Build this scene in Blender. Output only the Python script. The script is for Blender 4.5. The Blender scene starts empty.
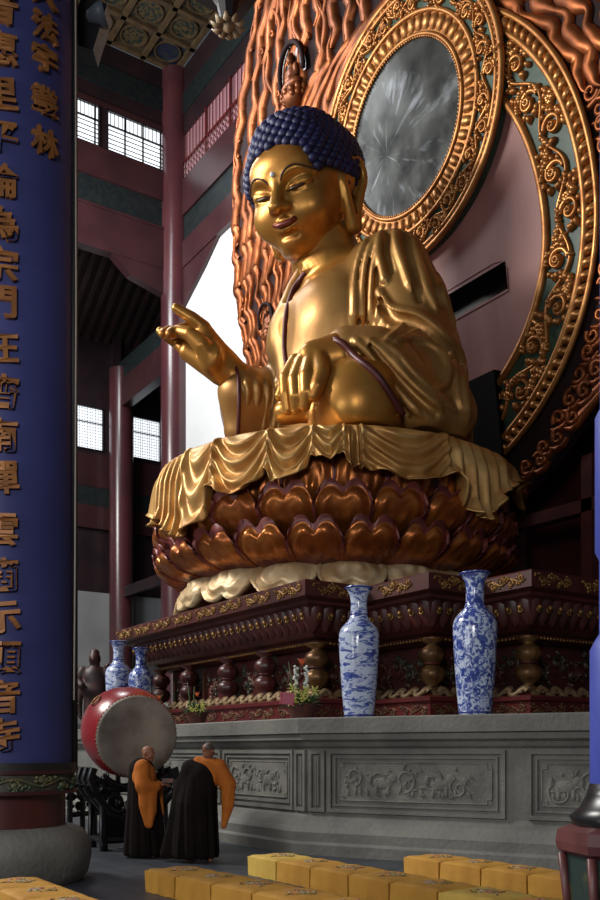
import bpy, bmesh, math, random
import numpy as np
from mathutils import Vector, Matrix
random.seed(7); RS=np.random.RandomState(7)
PI=math.pi
scene=bpy.context.scene; COL=scene.collection
# ---------------- camera ----------------
FOC=920.0; HX=300.0; HY=750.0; EYE=1.6
TH=math.atan2(.8313,.5556)
CR=np.array([math.cos(TH),math.sin(TH),0.]); CF=np.array([-math.sin(TH),math.cos(TH),0.]); CU=np.array([0,0,1.])
CAM=np.array([0,0,EYE])
cam=bpy.data.cameras.new('camera'); camo=bpy.data.objects.new('camera',cam); COL.objects.link(camo)
camo.location=CAM; camo.rotation_euler=(PI/2,0,TH)
cam.sensor_fit='VERTICAL'; cam.sensor_height=36; cam.sensor_width=24; cam.lens=FOC/900*36
cam.shift_y=(HY-450)/900; cam.clip_end=300
scene.camera=camo
# ---------------- world, lights, exposure ----------------
w=bpy.data.worlds.new('world'); scene.world=w; w.use_nodes=True
w.node_tree.nodes['Background'].inputs[0].default_value=(.62,.72,.9,1)
w.node_tree.nodes['Background'].inputs[1].default_value=.105
def area(name,loc,target,size,energy,col=(1,1,1),size_y=None,spread=PI):
    l=bpy.data.lights.new(name,'AREA'); l.energy=energy; l.color=col; l.size=size
    if size_y: l.shape='RECTANGLE'; l.size_y=size_y
    l.spread=spread
    o=bpy.data.objects.new(name,l); COL.objects.link(o); o.location=loc
    o.rotation_euler=(Vector(target)-Vector(loc)).to_track_quat('-Z','Y').to_euler()
    return o
area('front_clerestory_daylight',(-27,-6,19),(-18,13,11),9,6300,(1,.97,.92),5)
area('front_door_daylight',(-9,-13,6),(-16,11,6),12,1000,(.93,.96,1),6)
area('board_fill_light',(1.5,-5,6.5),(-11,3.2,5),3,260,(1,.98,.95),3,spread=math.radians(95))  # added fill lamp aimed at the blue board, no door modelled behind it
area('white_wall_fill',(-31.5,8,23),(-32,17.5,17),4,950,(.95,.97,1),3)  # added fill lamp inside the hall, brightens the white wall
area('side_window_daylight',(-30,8.0,27),(-18,15,16),5,900,(.95,.97,1),3)
vs=scene.view_settings; vs.view_transform='Standard'; vs.look='None'; vs.gamma=1; vs.use_curve_mapping=False; vs.exposure=0.0
# ---------------- helpers ----------------
def P(px,py,d):
    "point seen at a pixel of the photograph at distance d along the view axis"
    return CAM+d*(CF+(px-HX)/FOC*CR+(HY-py)/FOC*CU)
def ray(px,py): return CF+(px-HX)/FOC*CR+(HY-py)/FOC*CU
def atz(px,py,z):
    r=ray(px,py); return CAM+r*((z-EYE)/r[2])
def proj(p):
    q=np.asarray(p,float)-CAM; d=q@CF; return (HX+FOC*(q@CR)/d, HY-FOC*q[2]/d, d)
def tag(o,label=None,cat=None,group=None,kind=None):
    if label: o['label']=label
    if cat: o['category']=cat
    if group: o['group']=group
    if kind: o['kind']=kind
    return o
def empty(name,loc=(0,0,0),rz=0,**k):
    o=bpy.data.objects.new(name,None); COL.objects.link(o); o.location=loc; o.rotation_euler=(0,0,rz); o.empty_display_size=.2
    return tag(o,**k)
class MB:
    def __init__(s): s.v=[]; s.f=[]; s.m=[]; s.n=0
    def add(s,v,f,m=0):
        v=np.asarray(v,float).reshape(-1,3); s.v.append(v)
        for q in f: s.f.append(tuple(int(i)+s.n for i in q)); s.m.append(m)
        s.n+=len(v); return s
    def box(s,c,d,rz=0,m=0,taper=1.0):
        c=np.array(c,float); h=np.array(d,float)/2
        V=[]
        for z in (-1,1):
            t=taper if z>0 else 1
            for x,y in ((-1,-1),(1,-1),(1,1),(-1,1)): V.append((x*h[0]*t,y*h[1]*t,z*h[2]))
        V=np.array(V); cs,sn=math.cos(rz),math.sin(rz)
        V=V@np.array([[cs,sn,0],[-sn,cs,0],[0,0,1]])+c
        return s.add(V,[(3,2,1,0),(4,5,6,7),(0,1,5,4),(1,2,6,5),(2,3,7,6),(3,0,4,7)],m)
    def bb(s,a,b,m=0):
        a=np.array(a,float); b=np.array(b,float); return s.box((a+b)/2,np.abs(b-a),0,m)
    def tube(s,pts,r,seg=8,m=0,cap=True,up=None,flat=1.0,closed=False):
        pts=np.asarray(pts,float); n=len(pts); r=np.broadcast_to(np.asarray(r,float),(n,))
        if closed: T=np.roll(pts,-1,0)-np.roll(pts,1,0)
        else: T=np.gradient(pts,axis=0)
        T/=np.linalg.norm(T,axis=1)[:,None]+1e-12
        V=[]; nn=None
        for i in range(n):
            t=T[i]
            if up is not None:
                nn=np.array(up,float)
            elif nn is None:
                nn=np.array([0,0,1.]) if abs(t[2])<.9 else np.array([1.,0,0])
            nn=nn-t*(nn@t); nn/=np.linalg.norm(nn)+1e-12
            b=np.cross(t,nn)
            for k in range(seg):
                a=2*PI*k/seg; V.append(pts[i]+r[i]*(math.cos(a)*b+math.sin(a)*nn*flat))
        F=[]
        for i in range(n if closed else n-1):
            j=(i+1)%n
            for k in range(seg):
                k2=(k+1)%seg; F.append((i*seg+k,i*seg+k2,j*seg+k2,j*seg+k))
        if cap and not closed: F.append(tuple(range(seg))[::-1]); F.append(tuple((n-1)*seg+k for k in range(seg)))
        return s.add(V,F,m)
    def lathe(s,prof,c=(0,0,0),seg=32,m=0,a0=0,a1=2*PI,rfun=None):
        full=abs(a1-a0-2*PI)<1e-6; ns=seg if full else seg+1
        V=[]
        for (r,z) in prof:
            for k in range(ns):
                a=a0+(a1-a0)*k/seg; rr=r*(rfun(a,z) if rfun else 1)
                V.append((c[0]+rr*math.cos(a),c[1]+rr*math.sin(a),c[2]+z))
        F=[]
        for i in range(len(prof)-1):
            for k in range(seg):
                k2=(k+1)%ns if full else k+1
                F.append((i*ns+k,i*ns+k2,(i+1)*ns+k2,(i+1)*ns+k))
        return s.add(V,F,m)
    def ball(s,c,r,seg=10,rings=7,m=0):
        r=np.broadcast_to(np.asarray(r,float),(3,)); V=[]
        for i in range(rings+1):
            p=PI*i/rings
            for k in range(seg):
                a=2*PI*k/seg; V.append((c[0]+r[0]*math.sin(p)*math.cos(a),c[1]+r[1]*math.sin(p)*math.sin(a),c[2]+r[2]*math.cos(p)))
        F=[]
        for i in range(rings):
            for k in range(seg):
                k2=(k+1)%seg; F.append((i*seg+k,(i+1)*seg+k,(i+1)*seg+k2,i*seg+k2))
        return s.add(V,F,m)
    def grid(s,G,m=0,closed_u=False):
        G=np.asarray(G,float); a,b=G.shape[:2]; F=[]
        for i in range(a-1):
            for j in range(b if closed_u else b-1):
                j2=(j+1)%b; F.append((i*b+j,i*b+j2,(i+1)*b+j2,(i+1)*b+j))
        return s.add(G.reshape(-1,3),F,m)
    def prism(s,poly,z0,z1,m=0):
        n=len(poly); V=[(x,y,z0) for x,y in poly]+[(x,y,z1) for x,y in poly]
        F=[tuple(range(n))[::-1],tuple(range(n,2*n))]+[(i,(i+1)%n,(i+1)%n+n,i+n) for i in range(n)]
        return s.add(V,F,m)
    def mould(s,poly,prof,m=0,closed=True,cap=True):
        "sweep a (offset,z) profile along a plan polygon (counter-clockwise), mitred"
        p=np.asarray(poly,float); n=len(p); N=[]
        for i in range(n):
            a=p[(i-1)%n] if (closed or i>0) else p[i]-(p[i+1]-p[i]); b=p[i]; c=p[(i+1)%n] if (closed or i<n-1) else p[i]+(p[i]-p[i-1])
            d1=(b-a)/np.linalg.norm(b-a); d2=(c-b)/np.linalg.norm(c-b)
            n1=np.array([d1[1],-d1[0]]); n2=np.array([d2[1],-d2[0]]); q=n1+n2; N.append(q/max(q@n1,1e-6))
        N=np.array(N); V=[]
        for (o,z) in prof:
            V+= [(x,y,z) for x,y in p+N*o]
        F=[]; k=len(prof)
        for i in range(k-1):
            for j in range(n if closed else n-1):
                j2=(j+1)%n; F.append((i*n+j,i*n+j2,(i+1)*n+j2,(i+1)*n+j))
        if cap and closed: F.append(tuple((k-1)*n+j for j in range(n))); F.append(tuple(range(n))[::-1])
        return s.add(V,F,m)
    def xf(s,M,start=0):
        M=np.array(M)
        for i in range(start,len(s.v)): s.v[i]=s.v[i]@M[:3,:3].T+M[:3,3]
        return s
    def build(s,name,mats,parent=None,smooth=False,angle=None,world=True,fixn=True):
        me=bpy.data.meshes.new(name)
        V=np.concatenate(s.v) if s.v else np.zeros((0,3))
        o=bpy.data.objects.new(name,me)
        if parent is not None:
            if world:
                rz=parent.rotation_euler[2]; V=V-np.array(parent.location)
                cs,sn=math.cos(-rz),math.sin(-rz); V=V@np.array([[cs,sn,0],[-sn,cs,0],[0,0,1]])
            o.parent=parent
        elif len(V):
            # origin at the base centre
            c=np.array([(V[:,0].min()+V[:,0].max())/2,(V[:,1].min()+V[:,1].max())/2,V[:,2].min()]); V=V-c; o.location=c
        me.from_pydata(V.tolist(),[],s.f)
        mats=mats if isinstance(mats,(list,tuple)) else [mats]
        for q in mats: me.materials.append(q)
        if len(mats)>1: me.polygons.foreach_set('material_index',s.m)
        if smooth: me.polygons.foreach_set('use_smooth',[True]*len(me.polygons))
        if fixn and len(s.f)<60000:
            bm=bmesh.new(); bm.from_mesh(me); bmesh.ops.recalc_face_normals(bm,faces=bm.faces); bm.to_mesh(me); bm.free()
        if angle is not None:
            try: me.set_sharp_from_angle(angle=math.radians(angle))
            except Exception: pass
        me.update(); COL.objects.link(o); return o
def child_local(o,parent):
    o.parent=parent; return o
def copy_tree(o,parent=None):
    c=o.copy(); COL.objects.link(c)
    c.parent=parent
    for ch in [q for q in bpy.data.objects if q.parent==o]: copy_tree(ch,c)
    return c
def catmull(pts,n=8,closed=False):
    p=np.asarray(pts,float); m=len(p); out=[]
    rng=range(m if closed else m-1)
    for i in rng:
        p0=p[(i-1)%m] if (closed or i>0) else 2*p[0]-p[1]; p1=p[i]; p2=p[(i+1)%m]; p3=p[(i+2)%m] if (closed or i<m-2) else 2*p[-1]-p[-2]
        for t in np.arange(n)/n:
            out.append(.5*((2*p1)+(-p0+p2)*t+(2*p0-5*p1+4*p2-p3)*t*t+(-p0+3*p1-3*p2+p3)*t**3))
    if not closed: out.append(p[-1])
    return np.array(out)
# ---------------- signed-distance sculpting ----------------
class Field:
    def __init__(s,lo,hi,h):
        s.lo=np.array(lo,float); s.h=h; n=np.ceil((np.array(hi)-s.lo)/h).astype(int)+1; s.n=n
        s.F=np.full(n,1e3,np.float32)
        s.ax=[(s.lo[i]+h*np.arange(n[i])).astype(np.float32) for i in range(3)]
    def sl(s,lo,hi):
        a=np.clip(np.floor((np.array(lo)-s.lo)/s.h).astype(int),0,s.n); b=np.clip(np.ceil((np.array(hi)-s.lo)/s.h).astype(int)+1,0,s.n)
        return tuple(slice(a[i],b[i]) for i in range(3))
    def co(s,S): return s.ax[0][S[0]][:,None,None],s.ax[1][S[1]][None,:,None],s.ax[2][S[2]][None,None,:]
    def comb(s,S,d,k,sub=False):
        a=s.F[S]
        if a.size==0: return
        if sub:
            d=-d
            if k>0:
                h=np.clip(.5-.5*(d-a)/k,0,1); a[...]=d*(1-h)+a*h+k*h*(1-h)
            else: a[...]=np.maximum(a,d)
        elif k>0:
            h=np.clip(.5+.5*(a-d)/k,0,1); s.F[S]=a*(1-h)+d*h-k*h*(1-h)
        else: a[...]=np.minimum(a,d)
    def ell(s,c,r,k=.1,R=None,sub=False):
        r=np.broadcast_to(np.asarray(r,float),(3,)); m=r.max()+k+3*s.h if R is not None else None
        mr=(r+k+3*s.h) if m is None else np.array([m]*3)
        S=s.sl(np.array(c)-mr,np.array(c)+mr); X,Y,Z=s.co(S); X=X-c[0];Y=Y-c[1];Z=Z-c[2]
        if R is not None:
            R=np.array(R); X,Y,Z=(X*R[0,0]+Y*R[1,0]+Z*R[2,0],X*R[0,1]+Y*R[1,1]+Z*R[2,1],X*R[0,2]+Y*R[1,2]+Z*R[2,2])
        k0=np.sqrt((X/r[0])**2+(Y/r[1])**2+(Z/r[2])**2); k1=np.sqrt((X/r[0]**2)**2+(Y/r[1]**2)**2+(Z/r[2]**2)**2)+1e-9
        s.comb(S,(k0*(k0-1)/k1).astype(np.float32),k,sub); return s
    def cap(s,a,b,ra,rb=None,k=.1,sub=False):
        rb=ra if rb is None else rb
        a=np.array(a,float); b=np.array(b,float); m=max(ra,rb)+k+3*s.h
        S=s.sl(np.minimum(a,b)-m,np.maximum(a,b)+m); X,Y,Z=s.co(S)
        d=b-a; L=d@d+1e-12
        t=np.clip(((X-a[0])*d[0]+(Y-a[1])*d[1]+(Z-a[2])*d[2])/L,0,1)
        q=np.sqrt((X-a[0]-t*d[0])**2+(Y-a[1]-t*d[1])**2+(Z-a[2]-t*d[2])**2)-(ra+(rb-ra)*t)
        s.comb(S,q.astype(np.float32),k,sub); return s
    def chain(s,pts,r,k=.1,sub=False):
        pts=np.asarray(pts,float); r=np.broadcast_to(np.asarray(r,float),(len(pts),))
        # union of the chain first, then one blend
        lo=pts.min(0)-r.max()-k-3*s.h; hi=pts.max(0)+r.max()+k+3*s.h
        S=s.sl(lo,hi); X,Y,Z=s.co(S); D=None
        for i in range(len(pts)-1):
            a,b=pts[i],pts[i+1]; d=b-a; L=d@d+1e-12
            t=np.clip(((X-a[0])*d[0]+(Y-a[1])*d[1]+(Z-a[2])*d[2])/L,0,1)
            q=np.sqrt((X-a[0]-t*d[0])**2+(Y-a[1]-t*d[1])**2+(Z-a[2]-t*d[2])**2)-(r[i]+(r[i+1]-r[i])*t)
            D=q if D is None else np.minimum(D,q)
        s.comb(S,D.astype(np.float32),k,sub); return s
    def rbox(s,c,hf,rad=.05,k=.05,R=None,sub=False):
        hf=np.asarray(hf,float); m=np.linalg.norm(hf)+k+3*s.h if R is not None else hf+k+3*s.h
        S=s.sl(np.array(c)-m,np.array(c)+m); X,Y,Z=s.co(S); X=X-c[0];Y=Y-c[1];Z=Z-c[2]
        if R is not None:
            R=np.array(R); X,Y,Z=(X*R[0,0]+Y*R[1,0]+Z*R[2,0],X*R[0,1]+Y*R[1,1]+Z*R[2,1],X*R[0,2]+Y*R[1,2]+Z*R[2,2])
        qx,qy,qz=np.abs(X)-hf[0]+rad,np.abs(Y)-hf[1]+rad,np.abs(Z)-hf[2]+rad
        d=np.sqrt(np.maximum(qx,0)**2+np.maximum(qy,0)**2+np.maximum(qz,0)**2)+np.minimum(np.maximum(qx,np.maximum(qy,qz)),0)-rad
        s.comb(S,d.astype(np.float32),k,sub); return s
    def at(s,p):
        q=(np.asarray(p)-s.lo)/s.h; i=np.clip(np.floor(q).astype(int),0,s.n-2); f=q-i; r=0
        for a in (0,1):
            for b in (0,1):
                for c in (0,1):
                    wgt=(f[...,0] if a else 1-f[...,0])*(f[...,1] if b else 1-f[...,1])*(f[...,2] if c else 1-f[...,2])
                    r=r+wgt*s.F[i[...,0]+a,i[...,1]+b,i[...,2]+c]
        return r
    def hit(s,o,d,t0,t1):
        "first surface point along a ray"
        t=np.arange(t0,t1,s.h*.7); p=o+t[:,None]*d; ok=np.all((p>s.lo+s.h)&(p<s.lo+s.h*(s.n-2)),axis=1)
        v=np.full(len(t),1.); v[ok]=s.at(p[ok]); w_=np.where(v<0)[0]
        if len(w_)==0: return None
        i=w_[0]
        if i==0: return p[0]
        a,b=v[i-1],v[i]; a=min(a,1.); f=a/(a-b); return p[i-1]*(1-f)+p[i]*f
    def mesh(s):
        F=s.F; F=np.minimum(F,s.h*2)
        neg=F<0; nx,ny,nz=F.shape
        c=neg[:-1,:-1,:-1].astype(np.int8)
        tot=np.zeros((nx-1,ny-1,nz-1),np.int8)
        for a in (0,1):
            for b in (0,1):
                for cc in (0,1): tot+=neg[a:nx-1+a,b:ny-1+b,cc:nz-1+cc]
        act=(tot>0)&(tot<8); idx=np.full(act.shape,-1,np.int64); I=np.argwhere(act); idx[act]=np.arange(len(I))
        acc=np.zeros((len(I),3)); cnt=np.zeros(len(I))
        corners=[(a,b,cc) for a in (0,1) for b in (0,1) for cc in (0,1)]
        for ca in corners:
            for ax in range(3):
                if ca[ax]: continue
                cb=list(ca); cb[ax]=1
                va=F[I[:,0]+ca[0],I[:,1]+ca[1],I[:,2]+ca[2]]; vb=F[I[:,0]+cb[0],I[:,1]+cb[1],I[:,2]+cb[2]]
                x=(va<0)!=(vb<0); t=np.where(x,va/(va-vb+1e-12),0)
                p=np.array(ca,float)[None,:].repeat(len(I),0); p[:,ax]+=t
                acc[x]+=p[x]; cnt[x]+=1
        V=(I+acc/cnt[:,None])*s.h+s.lo
        Q=[]
        for ax in range(3):
            sa=[slice(1,-1)]*3; sa[ax]=slice(0,-1); sb=[slice(1,-1)]*3; sb[ax]=slice(1,None)
            A=neg[tuple(sa)]; B=neg[tuple(sb)]; E=np.argwhere(A!=B)
            if len(E)==0: continue
            off=np.ones(3,int); off[ax]=0; G=E+off; flip=A[E[:,0],E[:,1],E[:,2]]
            u,v_=[(1,2),(2,0),(0,1)][ax]
            def at(du,dv):
                H=G.copy(); H[:,u]-=du; H[:,v_]-=dv; return idx[H[:,0],H[:,1],H[:,2]]
            q=np.stack([at(1,1),at(0,1),at(0,0),at(1,0)],1); q[~flip]=q[~flip][:,::-1]; Q.append(q)
        Q=np.concatenate(Q); Q=Q[(Q>=0).all(1)]
        return V,Q
def smooth_mesh(V,Q,it=1,lam=.5):
    E=np.concatenate([Q[:,[0,1]],Q[:,[1,2]],Q[:,[2,3]],Q[:,[3,0]]])
    for _ in range(it):
        acc=np.zeros_like(V); c=np.zeros(len(V))
        np.add.at(acc,E[:,0],V[E[:,1]]); np.add.at(acc,E[:,1],V[E[:,0]]); np.add.at(c,E[:,0],1); np.add.at(c,E[:,1],1)
        V=V*(1-lam)+lam*acc/np.maximum(c,1)[:,None]
    return V
def mesh_np(name,V,Q,mat,parent=None,attrs=None):
    me=bpy.data.meshes.new(name); V=np.asarray(V,float)
    o=bpy.data.objects.new(name,me)
    if parent is not None:
        rz=parent.rotation_euler[2]; V=V-np.array(parent.location); cs,sn=math.cos(-rz),math.sin(-rz); V=V@np.array([[cs,sn,0],[-sn,cs,0],[0,0,1]]); o.parent=parent
    else:
        c=np.array([V[:,0].mean(),V[:,1].mean(),V[:,2].min()]); V=V-c; o.location=c
    n=len(Q); k=Q.shape[1]
    me.vertices.add(len(V)); me.vertices.foreach_set('co',V.astype(np.float32).ravel())
    me.loops.add(n*k); me.loops.foreach_set('vertex_index',Q.astype(np.int32).ravel())
    me.polygons.add(n); me.polygons.foreach_set('loop_start',np.arange(0,n*k,k,dtype=np.int32)); me.polygons.foreach_set('use_smooth',np.ones(n,bool))
    for m in (mat if isinstance(mat,(list,tuple)) else [mat]): me.materials.append(m)
    me.update(calc_edges=True); me.validate()
    COL.objects.link(o); return o
# ---------------- materials ----------------
def lin(c): 
    return tuple(((x/255)/12.92 if x/255<=.04045 else ((x/255+.055)/1.055)**2.4) for x in c)+(1,)
def mat(name,c1,c2=None,scale=3.,rough=.5,metal=0.,bump=0.,bscale=None,detail=4,spec=.5,coord='Object',stretch=(1,1,1),ramp=(.35,.65),c3=None,emit=None,coat=0,rvar=0):
    m=bpy.data.materials.new(name); m.use_nodes=True; nt=m.node_tree; b=nt.nodes['Principled BSDF']
    b.inputs['Roughness'].default_value=rough; b.inputs['Metallic'].default_value=metal
    b.inputs['Specular IOR Level'].default_value=spec; b.inputs['Coat Weight'].default_value=coat; b.inputs['Coat Roughness'].default_value=.25
    c1=lin(c1)
    b.inputs['Base Color'].default_value=c1
    tc=nt.nodes.new('ShaderNodeTexCoord'); mp=nt.nodes.new('ShaderNodeMapping'); nt.links.new(tc.outputs[coord],mp.inputs[0]); mp.inputs['Scale'].default_value=stretch
    if c2 is not None or rvar:
        n=nt.nodes.new('ShaderNodeTexNoise'); n.inputs['Scale'].default_value=scale; n.inputs['Detail'].default_value=detail; nt.links.new(mp.outputs[0],n.inputs['Vector'])
        r=nt.nodes.new('ShaderNodeValToRGB'); r.color_ramp.elements[0].position=ramp[0]; r.color_ramp.elements[1].position=ramp[1]
        r.color_ramp.elements[0].color=c1; r.color_ramp.elements[1].color=lin(c2) if c2 is not None else c1
        if c3 is not None:
            e=r.color_ramp.elements.new(1.0 if ramp[1]<.9 else .99); e.color=lin(c3)
        nt.links.new(n.outputs[0],r.inputs[0]); nt.links.new(r.outputs[0],b.inputs['Base Color'])
        if rvar:
            q=nt.nodes.new('ShaderNodeMapRange'); q.inputs[3].default_value=rough-rvar; q.inputs[4].default_value=rough+rvar; q.inputs[1].default_value=.3; q.inputs[2].default_value=.7
            nt.links.new(n.outputs[0],q.inputs[0]); nt.links.new(q.outputs[0],b.inputs['Roughness'])
    if bump:
        n2=nt.nodes.new('ShaderNodeTexNoise'); n2.inputs['Scale'].default_value=bscale or scale*4; n2.inputs['Detail'].default_value=5; nt.links.new(mp.outputs[0],n2.inputs['Vector'])
        bp=nt.nodes.new('ShaderNodeBump'); bp.inputs['Strength'].default_value=bump; bp.inputs['Distance'].default_value=.05
        nt.links.new(n2.outputs[0],bp.inputs['Height']); nt.links.new(bp.outputs[0],b.inputs['Normal'])
    if emit:
        b.inputs['Emission Color'].default_value=lin(emit[0]); b.inputs['Emission Strength'].default_value=emit[1]
    return m
M={}
M['gold']=mat('gilded_skin',(196,142,66),(166,110,46),1.3,.36,.62,rvar=.07,bump=.05,bscale=6)
M['gold_robe']=mat('gilded_robe',(182,138,78),(148,104,52),1.1,.42,.55,rvar=.08,bump=.06,bscale=5)
M['gold_cloth']=mat('gilded_drapery',(214,172,106),(176,124,62),1.6,.42,.45,rvar=.08,bump=.05,bscale=5)
M['copper']=mat('copper_gilt_petal',(190,112,50),(140,74,34),1.8,.34,.6,rvar=.08)
M['petal_rim']=mat('petal_rim_lacquer',(134,66,58),(96,44,44),3,.4,.1)
M['pale_gilt']=mat('pale_gilt_base_petal',(222,200,158),(186,150,104),2.5,.45,.25)
M['lining']=mat('red_robe_lining',(92,34,32),(70,26,28),2,.45,.1)
M['hair']=mat('blue_hair',(30,34,84),(20,22,58),3,.55,0)
M['lip']=mat('lip_red',(112,44,34),rough=.35,metal=.2)
M['white_gem']=mat('white_gem',(225,225,225),rough=.2)
M['darkline']=mat('painted_eye_line',(66,40,22),rough=.4)
M['halo_gold']=mat('carved_gilt',(196,138,78),(154,98,50),2.5,.4,.7,rvar=.08)
M['flame']=mat('carved_flame_copper',(160,90,48),(114,62,32),1.5,.45,.75,rvar=.08)
M['flame_back']=mat('flame_ground_lacquer',(50,30,30),(38,25,28),2,.75,0,spec=.2)
M['green_ground']=mat('green_band_ground',(58,84,66),(40,66,56),3,.5,0)
M['pink']=mat('faded_red_lacquer',(172,120,112),(142,90,86),.9,.5,0,detail=6,stretch=(1,1,.25))
M['red_lac']=mat('red_lacquer',(98,34,32),(78,26,27),1.2,.32,0,detail=6)
M['red_dark']=mat('dark_red_lacquer',(78,34,32),(58,26,28),1.5,.36,0)
M['beam']=mat('red_beam_paint',(66,38,40),(54,31,34),.8,.34,0,detail=6)
M['beam_dark']=mat('dark_beam_paint',(46,30,34),(34,24,28),.8,.4,0)
M['dark']=mat('dark_interior_wood',(30,24,26),(22,18,20),1,.6,0)
M['stone']=mat('grey_stone',(120,118,111),(96,95,90),1.4,.7,0,detail=8,bump=.25,bscale=14)
M['stone_carved']=mat('carved_grey_stone',(124,122,113),(95,94,88),2.4,.75,0,detail=8,bump=.3,bscale=20)
M['white_wall']=mat('white_plaster',(226,228,228),(214,217,218),.3,.6,0)
M['grey_wall']=mat('grey_plaster',(150,152,152),(132,134,136),.4,.7,0)
M['porcelain']=None
M['frame']=mat('window_lattice_wood',(34,26,30),rough=.5)
M['black']=mat('black_lacquer',(16,15,17),(24,21,22),3,.3,0)
M['bronze']=mat('dark_gilt_bronze',(122,88,48),(84,56,34),6,.4,.5)
M['trim_gold']=mat('dull_gilt_trim',(150,112,58),(112,78,40),6,.42,.5)
M['wood_red']=mat('pedestal_red_wood',(82,38,34),(58,27,25),2,.38,0,detail=6)
M['orange_char']=mat('gilt_character',(160,104,54),(128,82,44),4,.4,.3)
# ---------------- room shell ----------------
M['pane']=mat('bright_paper_pane',(235,240,245),rough=.6,emit=((236,243,250),1.5))
M['pane2']=mat('dim_red_pane',(150,110,116),rough=.6,emit=((150,110,116),.25))
M['teal']=mat('painted_frieze_teal',(18,27,31),(28,36,34),6,.5,0,c3=(52,46,30),ramp=(.45,.6))
M['coffer_tan']=mat('coffer_lattice_tan',(96,78,52),(76,60,42),3,.6,0)
M['coffer_dark']=mat('coffer_medallion_painting',(30,46,44),(92,76,46),7,.6,0,ramp=(.45,.55))
M['coffer_blue']=mat('coffer_blue_painting',(22,32,64),(44,50,50),5,.6,0)
M['coffer_beige']=mat('coffer_ground',(82,70,50),(62,56,42),8,.6,0)
# floor of stone slabs
fm=mat('floor_stone_slabs',(72,76,84),(56,60,68),1.2,.42,0,detail=8,bump=.15,bscale=6,rvar=.1)
nt=fm.node_tree; br=nt.nodes.new('ShaderNodeTexBrick'); br.offset=.5; br.inputs['Scale'].default_value=1; br.inputs['Mortar Size'].default_value=.012
br.inputs['Brick Width'].default_value=1.2; br.inputs['Row Height'].default_value=.6
br.inputs['Color1'].default_value=(1,1,1,1); br.inputs['Color2'].default_value=(.85,.85,.85,1); br.inputs['Mortar'].default_value=(.35,.35,.35,1)
tc=[n for n in nt.nodes if n.type=='TEX_COORD'][0]; nt.links.new(tc.outputs['Object'],br.inputs['Vector'])
mx=nt.nodes.new('ShaderNodeMix'); mx.data_type='RGBA'; mx.blend_type='MULTIPLY'; mx.inputs[0].default_value=1
bs=nt.nodes['Principled BSDF']; src=bs.inputs['Base Color'].links[0].from_socket
nt.links.new(src,mx.inputs[6]); nt.links.new(br.outputs['Color'],mx.inputs[7]); nt.links.new(mx.outputs[2],bs.inputs['Base Color'])
def struct(name,mb,m,**k):
    o=mb.build(name,m,**k); o['kind']='structure'; return o
struct('floor',MB().bb((-48,-6,-.2),(6,24,0)),fm)
# outer walls
XO=-42.6; XI=-35.6; YB=17.5
wl=MB()
wl.bb((XO-.3,0,9.25),(XO,15.2,22)); wl.bb((XO-.3,15.2,9.25),(XO,16.95,16.1)); wl.bb((XO-.3,15.2,18.2),(XO,16.95,22))
wl.bb((XO-.3,16.95,9.25),(XO,18.4,22)); wl.bb((XO-.3,18.4,9.25),(XO,20.0,16.1)); wl.bb((XO-.3,18.4,18.2),(XO,20.0,22)); wl.bb((XO-.3,20,9.25),(XO,24,22))
struct('wall_left',wl,M['beam_dark'])
struct('wall_left_plinth',MB().bb((XO-.3,0,0),(XO,24,9.25)),M['grey_wall'])
struct('trim_1',MB().bb((XO,0,13.4),(XO+.12,24,14.3)),M['teal'])
struct('trim_2',MB().bb((XO,0,12.3),(XO+.16,24,13.4)).bb((XO,0,14.3),(XO+.14,24,15.9)),M['beam'])
struct('wall_back',MB().bb((-43,23.7,0),(4,24,31)),M['dark'])
def window(n,x,y0,y1,z0,z1,kind=0,nb=12):
    r=empty('window_%d'%n,(x,(y0+y1)/2,z0),kind='structure')
    MB().bb((x-.12,y0,z0),(x-.08,y1,z1)).build('pane',M['pane'],r)
    f=MB(); t=.06
    f.bb((x-.06,y0,z0),(x+.06,y0+t,z1)).bb((x-.06,y1-t,z0),(x+.06,y1,z1)).bb((x-.06,y0,z0),(x+.06,y1,z0+t)).bb((x-.06,y0,z1-t),(x+.06,y1,z1))
    f.build('window_frame',M['frame'],r)
    b=MB(); L=y1-y0; H=z1-z0
    if kind==0:
        zs=z1-H*.36; b.bb((x-.03,y0,zs-.03),(x+.03,y1,zs+.03))
        k=int(L/.16)
        for i in range(1,k): b.bb((x-.015,y0+L*i/k-.012,zs),(x+.015,y0+L*i/k+.012,z1))
        for i in range(1,6): b.bb((x-.015,y0,z0+(zs-z0)*i/6-.014),(x+.015,y1,z0+(zs-z0)*i/6+.014))
        for i in range(1,int(L/.8)+1): b.bb((x-.03,y0+i*.8-.03,z0),(x+.03,y0+i*.8+.03,z1))
    else:
        for i in range(1,13): b.bb((x-.01,y0+L*i/13-.008,z0),(x+.01,y0+L*i/13+.008,z1))
        for i in range(1,15): b.bb((x-.01,y0,z0+H*i/15-.008),(x+.01,y1,z0+H*i/15+.008))
        b.bb((x-.02,y0,z0+H*.62),(x+.02,y1,z0+H*.62+.05))
    b.build('lattice',M['frame'],r); return r
window(1,XI,11.4,14.0,26.05,27.75); window(2,XI,14.3,16.85,26.05,27.75)
window(3,XO,15.2,16.95,16.1,18.2,1); window(4,XO,18.4,20.0,16.1,18.2,1)
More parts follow.
